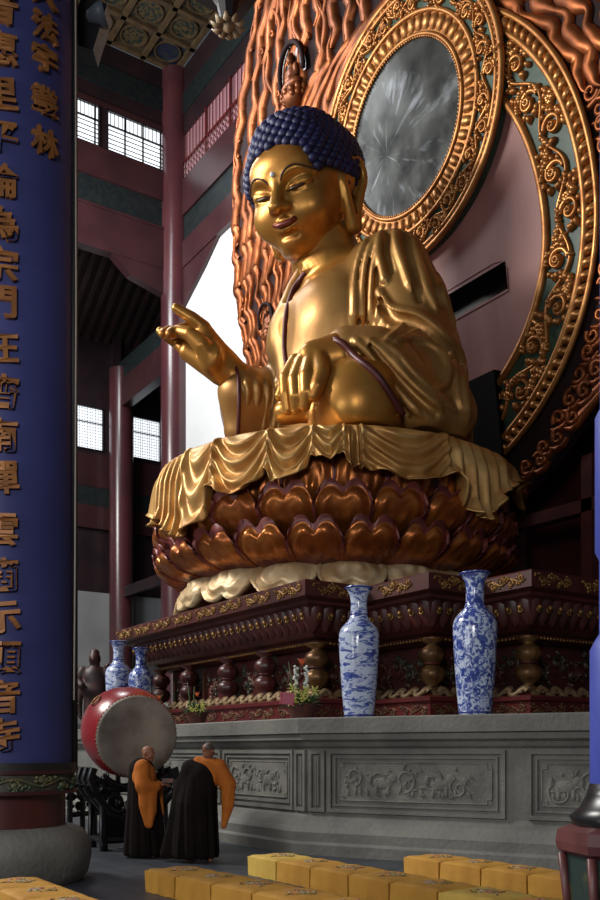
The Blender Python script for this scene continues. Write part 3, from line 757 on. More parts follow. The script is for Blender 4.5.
# ---- left hand resting on the lap ----
LH=cfield(.5,.5,[L(275,360,18.6),L(275,418,20.4),L(356,345,18.8),L(340,350,20)])
ld=19.1
LH.chain([L(352,353,19.2),L(340,354,19.2)],[.36,.33],.1)
for (a,b) in (((343,353),(318,357)),((340,358),(309,362)),((336,350),(312,353)),((342,360),(322,364))):
    LH.chain([L(*a,ld),L(*b,ld)],[.3,.23],.18)
def finger(ps,rs,ds): LH.chain([L(p[0],p[1],d) for p,d in zip(ps,ds)],rs,.04)
finger([(320,360),(322,373),(318,386),(314,396)],[.19,.17,.15,.12],[18.9,18.62,18.55,18.6])
finger([(311,362),(307,376),(307,392),(305,406)],[.18,.165,.15,.12],[18.95,18.7,18.65,18.75])
finger([(302,364),(295,380),(296,396),(296,409)],[.175,.16,.145,.12],[19.05,18.85,18.8,18.9])
finger([(296,362),(286,378),(286,394),(288,410)],[.17,.155,.135,.11],[19.2,19.15,19.15,19.2])
LH.chain([L(312,360,19.4),L(292,372,19.9),L(280,396,19.9)],[.2,.18,.12],.06)
B.F=np.maximum(B.F,(.04-B.ax[2])[None,None,:]).astype(np.float32)
parts=[(headV,headQ)]
for F_ in (B,RH,LH):
    V,Q=F_.mesh(); V=smooth_mesh(V,Q,2 if F_ is B else 1,.5); parts.append((V,Q))
off=0; VV=[];QQ=[]
for V,Q in parts: VV.append(V); QQ.append(Q+off); off+=len(V)
mesh_np('body',np.concatenate(VV)+OB,np.concatenate(QQ),M['gold'],bud)
# ---- face paint and jewel ----
fp=MB()
fp.tube(hx(catmull([(-.34,-.92,-.48),(-.16,-1.1,-.575),(0,-1.14,-.59),(.16,-1.1,-.575),(.34,-.92,-.48)],5))+OB,[.02]*3+[.06]*15+[.02]*3,8)
fp.build('lips',M['lip'],bud,smooth=True)
for s in (-1,1):
    e=MB(); e.tube(hx(catmull([(s*.17,-1.0,.03),(s*.32,-1.05,.045),(s*.48,-.995,.055),(s*.67,-.79,.09)],6))+OB,[.016]*4+[.034]*11+[.02]*4,6); e.build('eye_line',M['darkline'],bud,smooth=True)
    e=MB(); e.tube(hx(catmull([(s*.12,-1.1,.24),(s*.24,-1.13,.4),(s*.46,-1.06,.47),(s*.76,-.82,.28)],6))+OB,[.012]+[.022]*17+[.01],6); e.build('eyebrow',M['darkline'],bud,smooth=True)
MB().ball(hx((0,-1.12,.42))+OB,.06,12,8).build('forehead_jewel',M['white_gem'],bud,smooth=True)
# ---- hair: rows of snail curls over skull and topknot ----
hb=Field((-1.3,-1.3,-.8),(1.3,1.6,2.05),.04)
hb.ell((0,.15,.42),(1.09,1.22,1.08),0).ell((0,-.02,1.2),(.68,.72,.48),.3)
# cut away below the hairline
hb.rbox((0,-1.15,-.6),(1.4,.95,.9),.1,.02,sub=True)
hb.ell((0,-1.45,-.05),(.84,1.0,.72),.03,sub=True)
V,Q=hb.mesh()
hV=hx(V)+OB
hm=mesh_np('hair_cap',hV,Q,M['hair'],bud)
cu=MB(); pts=[]
n=760
for i in range(n):
    z=1-2*(i+.5)/n; a=i*PI*(3-5**.5); rr=math.sqrt(1-z*z); d=np.array([rr*math.cos(a),rr*math.sin(a),z])
    o=np.array([0,.17,.5]); q=hb.hit(o+d*2.2,-d,0,2.2)
    if q is None or np.linalg.norm(q-o)<.5: continue
    f=q+d*.02
    # keep only where the cap really reaches outside the skull
    if hb.at(np.array([q-d*.1]))[0]>0: continue
    if HF.at(np.array([np.clip(q,-1.3,1.3)]))[0]<-.02: continue
    pts.append((q,d))
prof=[(1.0,0),(1.05,.4),(.92,.8),(.62,1.12),(.3,1.28),(0,1.32)]
for q,d in pts:
    zz=Vector(d).to_track_quat('Z','Y').to_matrix(); Rm=np.array(zz); seg=8; r=.11; V=[]
    for (pr,ph) in prof[:-1]:
        for k in range(seg):
            a=2*PI*k/seg; V.append(q+Rm@np.array([pr*r*math.cos(a),pr*r*math.sin(a),ph*r*.9-.02]))
    V.append(q+Rm@np.array([0,0,prof[-1][1]*r*.9-.02])); F=[]
    for i in range(4):
        for k in range(seg): F.append((i*seg+k,i*seg+(k+1)%seg,(i+1)*seg+(k+1)%seg,(i+1)*seg+k))
    for k in range(seg): F.append((4*seg+k,4*seg+(k+1)%seg,5*seg))
    cu.add(hx(np.array(V))+OB,F)
co=cu.build('hair_curls',M['hair'],hm,smooth=True)
co.location=-Vector((hm.location)) if hm.location.length>0 else (0,0,0)
# build() subtracted hm.location (zero), so move under the statue origin
for v in (co,): v.location=(-bud.location.x,-bud.location.y,-bud.location.z)
# ---- robe ----
R=Field((-4.5,-4.1,-.1),(4.6,2.7,5.9),.036)
R.ell((0,.75,.9),(2.4,1.85,1.5),0).ell((0,.15,2.2),(1.75,1.5,1.7),.4).ell((0,.15,3.5),(1.88,1.45,1.5),.5)
R.ell((-.75,-.45,3.5),(.86,.78,.95),.5).ell((.75,-.45,3.5),(.86,.78,.95),.5)
R.chain([(-1.55,.35,4.35),(-1.0,.35,4.65)],[.8,.74],.4).chain([(1.0,.35,4.65),(1.6,.35,4.4)],[.74,.8],.4)
R.chain([(-.45,-2.6,5.6),(-.3,-2.6,4.2),(-.2,-2.7,2.2)],[1.3,1.4,1.35],.05,sub=True)
R.chain([(-.03,-.5,5.0),(-.03,-.5,6.5)],[1.12,1.1],.06,sub=True)
R.chain([(1.8,.35,4.35),(2.3,.45,3.2),(2.45,.5,2.2)],[.86,.92,.92],.3)
R.chain([(2.45,.5,2.1),(2.6,.7,.3)],[.92,1.0],.4)
R.chain([(2.4,.35,1.9),L(375,362,19.3),L(347,352,19.3)],[.8,.62,.5],.25)
R.chain([(2.5,.2,1.2),(2.5,-.2,.4)],[.85,.9],.3)
R.chain(catmull([L(354,354,19.15),L(378,352,19.0),L(396,366,18.95),L(410,388,18.95),L(424,414,19.0)],5),.47,.2)
R.chain([L(408,360,19.6),L(430,385,19.6),L(444,415,19.6)],[.6,.7,.7],.3)
# right arm sleeve and cloth over the far knee
R.chain([(-1.8,.35,4.2),(-2.2,.25,2.1)],[.85,.85],.35)
R.chain([(-2.2,.2,1.9),L(243,392,22.5)],[.8,.6],.3)
R.chain([L(246,395,22.6),L(244,430,22.8)],[.55,.5],.3).chain([L(270,400,23),L(262,440,23)],[.7,.6],.3)
R.chain([(-1.6,.3,.45),(-3.1,-1.1,.3),(-1.6,-2.3,.1),(-.2,-2.6,-.05)],[1.0,.72,.62,.5],.3)
# narrow sheet hanging in front of the far side of the chest
R.chain(catmull([L(309,266,22.4),L(294,290,22.4),L(286,315,22.3),L(284,345,22.2),L(286,385,22.0)],5),.2,.12)
def hits(pts,F_=None,lift=0.):
    out=[]
    for (x,y) in catmull(pts,6):
        p=(F_ or R).hit(CL,Lr(x,y),14,32)
        if p is not None and (not out or np.linalg.norm(p-out[-1])<1.1): out.append(p-Lr(x,y)*lift)
    return np.array(out)
R0=Field((0,0,0),(1,1,1),1); R0.__dict__.update(R.__dict__); R0.F=R.F.copy()
B2=R0
def fold(pts,r=.09,k=.045,depth=0.):
    r=r*1.12
    q=hits(pts,B2,-depth)
    if len(q)<2: return
    rr=np.full(len(q),r); rr[0]*=.4; rr[-1]*=.4
    if len(q)>4: rr[1]*=.75; rr[-2]*=.75
    R.chain(q,rr,k)
def groove(pts,r=.07,k=.12):
    q=hits(pts,B2,-.02)
    if len(q)>1: R.chain(q,r,k,sub=True)
# mantle hem over the left arm (raised lip), with the recess beneath it
hem=[(378,289),(384,300),(391,309),(401,312),(412,314),(426,320),(443,334),(457,350),(462,368),(463,386),(468,423)]
for pts,r in ((hem,.11),
    ([(381,228),(379,250),(383,270),(386,284)],.1),([(394,226),(397,246),(405,270),(412,290)],.09),([(408,226),(417,255),(428,290),(438,312)],.09),([(422,236),(436,268),(447,305),(455,330)],.08),
    ([(368,238),(360,258),(356,280),(355,310),(355,338)],.1),([(374,240),(367,262),(364,290),(363,315),(364,338)],.1),([(379,246),(374,270),(372,300),(372,338)],.09),([(381,300),(378,318),(378,338)],.08),
    ([(395,318),(384,330),(372,338)],.07),([(407,322),(396,333),(384,342)],.07),([(420,330),(404,338),(392,344)],.07),
    ([(353,339),(368,352),(382,370),(400,392),(421,416)],.1),([(364,338),(383,352),(398,368),(418,390),(443,410)],.1),
    ([(378,342),(396,352),(410,368),(430,390),(456,412)],.08),
    ([(396,340),(420,340),(440,352),(449,368),(444,386),(430,392)],.09),([(392,352),(402,372),(418,388),(436,398),(450,400)],.08),
    ([(452,352),(456,375),(458,395),(464,416)],.07)):
    fold(pts,r)
groove([(383,303),(391,317),(410,322),(424,330),(440,344),(452,358)],.13,.05)
for g_ in ([(387,232),(386,250),(391,272)],[(401,230),(408,262),(420,300)],[(416,236),(428,268),(441,305)]): groove(g_,.07,.08)
for g_ in ([(362,250),(358,280),(358,330)],[(370,250),(368,290),(368,335)],[(377,262),(376,300),(375,332)]): groove(g_,.055,.04)
groove([(358,352),(374,372),(392,395),(408,414)],.06); groove([(372,346),(392,370),(414,394),(436,414)],.06)

# right side robe edge and sleeve folds
edge=[(306,272),(299,281),(292,292),(286,315),(284,345),(287,368),(290,380)]
for x in (246,256,266,276): fold([(x,378),(x+2,395),(x-1,415),(x-3,432)],.07)
R.F=np.maximum(R.F,(.04-R.ax[2])[None,None,:]).astype(np.float32)
V,Q=R.mesh(); V=smooth_mesh(V,Q,1,.5)
robe=mesh_np('robe',V+OB,Q,M['gold_robe'],bud)
def piping(pts,name,m,r=.05,F_=None,lift=.05):
    out=[]
    for (x,y) in catmull(pts,6):
        d=Lr(x,y); c=[p for p in (R.hit(CL,d,14,32),B.hit(CL,d,14,32)) if p is not None]
        if c: out.append(min(c,key=lambda p:np.linalg.norm(p-CL))-d*lift)
    if len(out)<4: return
    q=np.array(out); dd=np.linalg.norm(q-CL,axis=1); md=np.array([np.median(dd[max(0,i-4):i+5]) for i in range(len(dd))])
    q=CL+(q-CL)*(md/dd)[:,None]
    MB().tube(smooth_line(q,6)+OB,r,8).build(name,m,bud,smooth=True)
def smooth_line(q,it=3):
    q=q.copy()
    for _ in range(it): q[1:-1]=(q[:-2]+2*q[1:-1]+q[2:])/4
    return q
piping([(315,346),(330,339),(344,344),(355,357),(374,371),(388,390),(403,415)],'sleeve_lining_edge',M['lining'],.075)
piping(edge,'robe_lining_edge',M['lining'],.06)
# cuff of the raised arm's sleeve
cf=MB(); c=np.array([L(*p) for p in ((233,362,22.15),(238,374,21.9),(239,400,21.9),(238,436,22.2))])
cb_=np.array([L(*p) for p in ((233,362,22.6),(222,385,23.0),(222,410,23.1),(228,436,23.0))])
ring=np.concatenate([catmull(c,5),catmull(cb_[::-1],5)])
cf.tube(ring+OB,.05,8,closed=True); cf.build('cuff_edge',M['lining'],bud,smooth=True)
G=[ring+ (np.array(L(262,400,22.8))-ring.mean(0))*t for t in np.linspace(0,1,6)]
MB().grid(np.array(G)+OB,closed_u=True).build('hanging_sleeve',M['gold_robe'],bud,smooth=True)
# ---------------- lotus throne ----------------
th=empty('lotus_throne',(XB,YBU,ZP)); tag(th,'round lotus throne of overlapping copper gold heart-shaped petals under the statue','throne')
def lathe_pt(a,r,z): return np.array([XB+r*math.cos(a),YBU+r*math.sin(a),z])
MB().lathe([(0,ZP),(2.75,ZP),(2.8,ZP+.7),(3.3,ZP+.9),(3.75,ZP+1.5),(3.95,ZP+2.3),(3.95,ZP+3.1),(3.7,ZP+3.3),(0,ZP+3.35)],(XB,YBU,0),64,rfun=lambda a,z:1 if math.sin(a)<.84 else .84/math.sin(a)).build('throne_core',M['copper'],th,smooth=True,angle=50)
def petal(name,a0,prof,wd,m,bulge=.16,lobes=True,rim=True):
    "prof: list of (r,z) base->tip; wd: half width (m) at widest"
    nu,nv=21,18; G=np.zeros((nv,nu,3)); prof=np.array(prof)
    cum=np.concatenate([[0],np.cumsum(np.linalg.norm(np.diff(prof,axis=0),axis=1))]); cum/=cum[-1]
    pc=catmull(np.column_stack([prof,cum]),8)
    for i in range(nv):
        for j in range(nu):
            u=-1+2*j/(nu-1); v=i/(nv-1)
            top=1-(.11*math.exp(-(u/.2)**2) if lobes else 0)-.3*max(0,(abs(u)-.45)/.55)**2.6
            vv=v*top
            r=np.interp(vv,pc[:,2],pc[:,0]); z=np.interp(vv,pc[:,2],pc[:,1])
            w_=wd*(.6+.4*math.sin(PI/2*min(1,vv/.62)))*(1-.12*max(0,(vv-.7)/.3))
            w_=min(w_,wd); x=u*w_
            edge=max(abs(u),0); e2=max(0,(v-.86)/.14)
            b=bulge*(1-u*u)*math.sin(PI*min(1,.15+.85*v))
            # thick raised rim
            q=max(edge**6,e2**1.2); b+=.13*math.exp(-((1-q)/.15)**2)-.11*math.exp(-(((1-q)-.3)/.2)**2)*(1 if v>.25 else .4)
            # inner heart ridge and two bumps
            if lobes:
                hx_,hz=u/.62,(v-.52)/.34; hr=math.hypot(hx_,hz-(.35*abs(hx_)-.1)); b+=.07*math.exp(-((hr-1)/.13)**2)
                for s in (-1,1): b+=.12*math.exp(-(((u-s*.2)/.17)**2+((v-.42)/.13)**2))
            G[i,j]=(r+b,x,z)
    ca_,sa=math.cos(a0),math.sin(a0)
    X=G[...,0]*ca_-G[...,1]*sa+XB; Y=G[...,0]*sa+G[...,1]*ca_+YBU
    W_=np.stack([X,Y,G[...,2]],-1)
    mb=MB(); F=[];mi=[]
    V=W_.reshape(-1,3); n=nu*nv
    # back layer for thickness
    back=np.stack([(G[...,0]-.14)*ca_-G[...,1]*.96*sa+XB,(G[...,0]-.14)*sa+G[...,1]*.96*ca_+YBU,G[...,2]-.03],-1).reshape(-1,3)
    mb.v=[V,back]; mb.n=2*n
    for i in range(nv-1):
        for j in range(nu-1):
            a,b,c,d=i*nu+j,i*nu+j+1,(i+1)*nu+j+1,(i+1)*nu+j
            u=abs(-1+2*(j+.5)/(nu-1)); isr=rim and (i>=nv-2 or (u>.9 and i>nv*.45))
            mb.f.append((a,b,c,d)); mb.m.append(1 if isr else 0)
            mb.f.append((d+n,c+n,b+n,a+n)); mb.m.append(1 if rim else 0)
    for i in range(nv-1):
        mb.f.append((i*nu,(i+1)*nu,(i+1)*nu+n,i*nu+n)); mb.m.append(1 if rim else 0)
        mb.f.append((i*nu+nu-1,i*nu+nu-1+n,(i+1)*nu+nu-1+n,(i+1)*nu+nu-1)); mb.m.append(1 if rim else 0)
    for j in range(nu-1):
        a=(nv-1)*nu+j; mb.f.append((a,a+1,a+1+n,a+n)); mb.m.append(1 if rim else 0)
    return mb.build(name,[m,M['petal_rim']],th,smooth=True)
NP=23
A0=math.atan2(-YBU,-XB) # direction towards the photographer
for k in range(NP):
    a=A0+2*PI*(k+.5)/NP
    if math.cos(a-A0)<-.35 or math.sin(a)>.7: continue
    petal('petal',a,[(3.5,ZP+1.6),(3.85,ZP+2.1),(4.0,ZP+2.55),(3.98,ZP+3.0)],.56,M['copper'],.1)
for k in range(NP):
    a=A0+2*PI*k/NP+.04
    if math.cos(a-A0)<-.35 or math.sin(a)>.7: continue
    petal('petal',a,[(3.35,ZP+1.15),(3.95,ZP+1.55),(4.2,ZP+1.78),(4.22,ZP+2.22)],.61,M['copper'],.16)
for k in range(NP):
    a=A0+2*PI*(k+.5)/NP+.04
    if math.cos(a-A0)<-.35 or math.sin(a)>.7: continue
    petal('petal',a,[(2.95,ZP+.7),(3.72,ZP+.88),(4.14,ZP+1.15),(4.25,ZP+1.52)],.6,M['copper'],.2)
for k in range(16):
    a=A0+2*PI*k/16+.1
    if math.cos(a-A0)<-.35 or math.sin(a)>.7: continue
    petal('base_petal',a,[(2.85,ZP+.9),(3.3,ZP+.72),(3.62,ZP+.4),(3.74,ZP+.08)],.72,M['pale_gilt'],.24,True,False)
# ---------------- draped cloth over the throne ----------------
RR=4.36
def oncyl(px,py,Rr=RR+.1):
    r=ray(px,py); ox,oy=-XB,-YBU; a=r[0]**2+r[1]**2; b=2*(ox*r[0]+oy*r[1]); c=ox*ox+oy*oy-Rr*Rr; D=b*b-4*a*c
    t=(-b-math.sqrt(max(D,0)))/(2*a); p=CAM+r*t
    return math.atan2(p[1]-YBU,p[0]-XB),p[2]
hemp=[(152,520),(155,528),(160,520),(167,530),(178,538),(190,531),(202,521),(208,508),(209,487),(214,487),(223,494),(233,494),(244,491),(255,483),(265,468),(268,472),(271,482),(283,482),(295,476),(307,467),(311,458),(318,457),(331,462),(336,455),(343,452),(346,458),(350,467),(362,468),(380,471),(400,478),(422,481),(436,480),(450,474),(458,472),(463,484),(466,505),(476,514),(488,521),(495,512),(500,497),(505,492),(512,486)]
hp=[oncyl(*p) for p in hemp]
ha=np.unwrap(np.array([q[0] for q in hp])-A0)
ha=np.array([q-2*PI*round(q/(2*PI)) for q in ha]); hz=np.array([q[1] for q in hp])
o_=np.argsort(ha); ha,hz=ha[o_],hz[o_]
toph=ZS-.08
def ang(px,py=450): 
    q=oncyl(px,py)[0]-A0; return q-2*PI*round(q/(2*PI))
# swags: (px start, px end, kind)
sw=[(ang(154),ang(178),'p',5),(ang(178),ang(209),'s',3),(ang(209),ang(266),'s',4),(ang(266),ang(312),'s',3),(ang(312),ang(345),'s',3),(ang(345),ang(362),'p',2),(ang(362),ang(452),'s',4),(ang(452),ang(470),'p',1),(ang(470),ang(510),'p',4)]
NA=620; NVr=34
aa=np.linspace(-1.6,1.46,NA)
G=np.zeros((NVr+10,NA,3))
for j,a in enumerate(aa):
    if a<ha[0]: zb=hz[0]+.25*(1-math.cos((a-ha[0])*9))
    elif a>ha[-1]: zb=hz[-1]+.3*math.sin((a-ha[-1])*8)
    else: zb=np.interp(a,ha,hz)
    seg=[s for s in sw if s[0]<=a<s[1]]
    for i in range(NVr+10):
        if i<10:
            t=i/10; r=2.6+(RR-.22-2.6)*t; z=toph+.0; G[i,j]=(r,a,z+.02*math.sin(a*11+t*3)*t); continue
        v=(i-10)/(NVr-1)
        z=toph-(toph-zb)*v
        r=RR-.22*math.exp(-v*9)-.05+.06*v
        if v<.12: z=toph-.02-(toph-zb)*v*.7; 
        d=0
        if seg:
            s0,s1,kd,n=seg[0]; u=(a-s0)/(s1-s0)
            if kd=='p': d=.12*math.sin(u*n*2*PI-PI/2)*min(1,v*2.5)+.05*math.sin(u*n*4*PI)*v
            else:
                # nested hanging folds between two gathers
                c=(2*u-1); q=v-.75*(1-c*c)*.55+.18
                env=min(1,v*4+.15)*(.35+.65*(1-abs(c)**3))
                d=.085*math.cos(q*2*PI*n*.85)*env+.1*(1-c*c)*v
                d+=.1*math.exp(-((1-abs(c))/.1)**2)*(1-v*.3)
        else: d=.1*math.sin(a*26)*v
        # flare and rolled edge at the hem
        d+=.14*max(0,v-.8)/.2*abs(math.sin(a*19))*(0 if a<ha[0]+.03 else 1)+.05*max(0,(v-.95)/.05)
        G[i,j]=(r+d,a,z)
X=XB+G[...,0]*np.cos(G[...,1]+A0); Y=YBU+G[...,0]*np.sin(G[...,1]+A0)
W_=np.stack([X,Y,G[...,2]],-1); Y2=YBU+(G[...,0]-.1)*np.sin(G[...,1]+A0); X2=XB+(G[...,0]-.1)*np.cos(G[...,1]+A0)
n=(NVr+10)*NA
idx=np.arange(n).reshape(NVr+10,NA)
q1=np.stack([idx[:-1,:-1],idx[1:,:-1],idx[1:,1:],idx[:-1,1:]],-1).reshape(-1,4)
q2=q1[:,::-1]+n
q3=np.stack([idx[-1,:-1],idx[-1,:-1]+n,idx[-1,1:]+n,idx[-1,1:]],-1)
# run anticlockwise
dr_=mesh_np('seat_drapery',np.concatenate([W_.reshape(-1,3),np.stack([X2,Y2,G[...,2]+.02],-1).reshape(-1,3)]),np.concatenate([q1,q2,q3]),M['gold_cloth'],th)
tag(dr_,'gilded scalloped drapery hanging in folds over the rim')
# ---------------- carved backdrop (mandorla) ----------------
MO=np.array([XB,17.2,8.]); MU=np.array([0,-.14,1.]); MU/=np.linalg.norm(MU); MX=np.array([1.,0,0]); MN=np.array([0,-1,-.14]); MN/=np.linalg.norm(MN)
man=empty('mandorla_backdrop',(XB,17.2,ZA)); tag(man,'towering pointed flame-carved backdrop with round mirror halo behind the golden statue','backdrop')
mp=planemap(MO,MX,MU,MN)
def mloc(px,py):
    r=ray(px,py); t=((MO-CAM)@MN)/(r@MN); p=CAM+r*t-MO; return np.array([p@MX,p@MU])
XC=-.45; HD=np.array([-.3,9.85])
Hs=[-.6,0,.8,1.65,4,6.7,9,11,13.6,15.4,17,19,20.6,21.8]; Ws=[1.6,2.9,4.2,5.3,7.6,8.75,9.0,8.8,8.1,7.1,5.8,3.7,1.6,.05]
hh=np.linspace(-.6,21.8,90); ww=np.interp(hh,Hs,Ws)
k=np.ones(5)/5; ws=np.convolve(np.pad(ww,2,mode='edge'),k,'valid'); ws[0]=ww[0]; ws[-1]=.05
def Wout(h): return np.interp(h,hh,ws)
EC=5.8
def ell_r(rx,ru,rd,a):
    s=np.sin(a); c=np.cos(a); ry=np.where(s>0,ru,rd); return np.stack([XC+rx*c,EC+ry*s],-1)
def Win(h):
    a=np.where(np.abs(h-EC)<6.3,5.75*np.sqrt(np.clip(1-((h-EC)/np.where(h>EC,6.3,6.0))**2,0,1)),0)
    b=np.where(np.abs(h-HD[1])<3.5,np.sqrt(np.clip(3.5**2-(h-HD[1])**2,0,None)),0); return np.maximum(a,b)
# ground slab
g=MB(); G=[]
for i in range(len(hh)):
    row=[mp(XC+u*ws[i],hh[i],.0) for u in np.linspace(-1,1,24)]; G.append(row)
G=np.array(G)
# leave the lower middle open (dark space behind the statue)
keep=[]
g.v=[G.reshape(-1,3),(G-MN*.35).reshape(-1,3)]; n=90*24; g.n=2*n
def cellopen(i,j):
    h=(hh[i]+hh[i+1])/2; u=-1+2*(j+.5)/23; x=u*ws[i]; return (EC-3.0<h<EC+4.6 and abs(x)<3.6*math.sqrt(max(0,1-((h-EC)/5)**2)))
for i in range(89):
    for j in range(23):
        if cellopen(i,j): continue
        a,b,c,d=i*24+j,i*24+j+1,(i+1)*24+j+1,(i+1)*24+j
        g.f.append((a,b,c,d)); g.m.append(0); g.f.append((d+n,c+n,b+n,a+n)); g.m.append(0)
    g.f.append((i*24,(i+1)*24,(i+1)*24+n,i*24+n)); g.m.append(0); a=i*24+23; g.f.append((a,a+n,a+24+n,a+24)); g.m.append(0)
g.build('flame_ground',M['flame_back'],man)
# faded inner panel with a dark slot
pn=MB(); NX=72; NY=72; xs=np.linspace(XC-4.35,XC+4.35,NX); ys=np.linspace(1.9,11.2,NY)
A_=np.array([[mp(x,y,.03) for x in xs] for y in ys]); pn.v=[A_.reshape(-1,3)]; pn.n=NX*NY
def inpan(x,y):
    if ((x-XC)/4.35)**2+((y-EC)/(5.1 if y>EC else 3.85))**2>1: return False
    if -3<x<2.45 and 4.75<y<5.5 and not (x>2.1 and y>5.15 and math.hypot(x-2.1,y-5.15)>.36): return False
    return True
for i in range(NY-1):
    for j in range(NX-1):
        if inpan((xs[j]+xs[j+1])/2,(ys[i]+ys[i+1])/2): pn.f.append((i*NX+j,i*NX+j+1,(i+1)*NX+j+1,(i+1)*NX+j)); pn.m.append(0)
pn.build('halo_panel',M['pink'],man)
MB().add([mp(x,h,z) for z in (.3,-.2) for x,h in ((-3.0,-.55),(1.98,-.55),(1.98,3.0),(-3.0,3.0))],[(0,1,2,3),(0,4,5,1),(1,5,6,2),(2,6,7,3),(3,7,4,0)]).build('lower_shade_slab',mat('painted_shade_black',(20,15,16),rough=.8,spec=.1),man)  # added near-black slab, stands in for the deep shade behind the statue
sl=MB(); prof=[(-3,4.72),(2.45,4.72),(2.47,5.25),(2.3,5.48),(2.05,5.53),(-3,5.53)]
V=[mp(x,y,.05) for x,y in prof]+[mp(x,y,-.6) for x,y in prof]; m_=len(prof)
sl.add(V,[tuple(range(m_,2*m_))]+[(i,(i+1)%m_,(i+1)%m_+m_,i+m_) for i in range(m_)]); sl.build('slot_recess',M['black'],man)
# annular helpers
def annulus(name,fin,fout,h,m,a0,a1,na=160,edge=.08):
    a=np.linspace(a0,a1,na); p=fin(a); q=fout(a); G=[]
    for t,hz in ((0,h-edge),(0,h),(1,h),(1,h-edge)):
        r=p*(1-t)+q*t; G.append(mp(r[:,0],r[:,1],hz))
    return MB().grid(np.array(G)).build(name,m,man,smooth=True,angle=40)
def bandmap(fin,fout,a0,a1,h0):
    na=600; a=np.linspace(a0,a1,na); p=fin(a); q=fout(a); mid=(p+q)/2; half=(q-p)/2; hw=np.linalg.norm(half,axis=1); dirn=half/hw[:,None]
    s=np.concatenate([[0],np.cumsum(np.linalg.norm(np.diff(mid,axis=0),axis=1))]); W=hw.mean()
    def f(x,y,h):
        x=np.asarray(x,float); y=np.asarray(y,float); mx=np.interp(x,s,mid[:,0]); my=np.interp(x,s,mid[:,1]); dx=np.interp(x,s,dirn[:,0]); dy=np.interp(x,s,dirn[:,1]); sc=np.interp(x,s,hw)/W
        return mp(mx+dx*y*sc,my+dy*y*sc,np.asarray(h)+h0)
    return f,s[-1],W
def curve_tube(name,fn,r,h,m,a0,a1,na=200,flat=1):
    a=np.linspace(a0,a1,na); p=fn(a); return MB().tube(mp(p[:,0],p[:,1],h),r,8,up=MN,flat=flat).build(name,m,man,smooth=True)
# body halo: visible sides, from lower right round to where it passes behind the head halo
def clipb(a0,a1): return a0,a1
fi=lambda a: ell_r(4.25,5.0,3.75,a); fo_=lambda a: ell_r(5.35,5.95,4.95,a); fo2=lambda a: ell_r(5.68,6.25,5.3,a)
rng=[(-1.2,1.15),(PI-1.15,PI+1.2)]
hg=M['halo_gold']
for (a0,a1) in rng:
    annulus('halo_band_ground',fi,fo_,.1,M['green_ground'],a0,a1)
    curve_tube('halo_band_rim',fi,.1,.13,hg,a0,a1); curve_tube('halo_band_rim',fo_,.09,.15,hg,a0,a1); curve_tube('halo_band_rim',fo2,.07,.17,hg,a0,a1)
    f,Ls,W=bandmap(lambda a: ell_r(4.35,5.1,3.85,a),lambda a: ell_r(5.25,5.85,4.85,a),a0,a1,.11)
    s_=MB(); vine(s_,Ls,W,.14,f,.95,.075,seed=3,dense=16); s_.build('halo_band_scroll',hg,man,smooth=True)
    f,Ls,W=bandmap(fo_,fo2,a0,a1,.12); b=MB(); nb=int(Ls/.26)
    annulus('lobe_moulding_ground',fo_,fo2,.1,M['flame_back'],a0,a1)
    for i in range(nb):
        t=np.linspace(-1,1,5); ribbon(b,np.stack([(i+.5)*Ls/nb+.06*t,t*W*.8],1),.09,[.06,.13,.15,.12,.05],f)
    b.build('lobe_moulding',hg,man,smooth=True)
# head halo
ci=lambda r: (lambda a: np.stack([HD[0]+r*1.02*np.cos(a),HD[1]+r*.95*np.sin(a)],-1))
H0=.28
annulus('head_halo_ground',ci(2.05),ci(3.38),H0,M['green_ground'],0,2*PI,200,.3)
for r,w_ in ((2.12,.05),(2.62,.06),(3.22,.06),(3.38,.08)): curve_tube('head_halo_rim',ci(r),w_,H0+.04,hg,0,2*PI)
b=MB(); nb=52
annulus('petal_ring_ground',ci(2.15),ci(2.6),H0+.02,hg,0,2*PI,160,.05)
f,Ls,W=bandmap(ci(2.18),ci(2.58),0,2*PI,H0+.02)
for i in range(nb):
    t=np.linspace(-1,1,6); ribbon(b,np.stack([(i+.5)*Ls/nb+.0*t,t*W*.9],1),[.09,.12,.125,.12,.1,.05],[.03,.08,.1,.1,.09,.03],f)
b.build('petal_ring',hg,man,smooth=True)
b=MB(); nb=150
for i in range(nb):
    a=2*PI*i/nb; p=ci(2.06)(a); b.ball(mp(p[0],p[1],H0+.05),.04,6,4)
b.build('bead_ring',hg,man,smooth=True)
f,Ls,W=bandmap(ci(2.66),ci(3.2),0,2*PI,H0+.01); s_=MB(); vine(s_,Ls,W,.12,f,.56,.055,seed=8,flowers=False,dense=12); s_.build('head_halo_scroll',hg,man,smooth=True)
f,Ls,W=bandmap(ci(3.22),ci(3.38),0,2*PI,H0+.01); s_=MB(); 
for i in range(70): ribbon(s_,np.stack([np.linspace((i+.1)*Ls/70,(i+.9)*Ls/70,5),np.array([-.05,0,.03,0,-.05])],1),.03,.07,f)
s_.build('cord_moulding',hg,man,smooth=True)
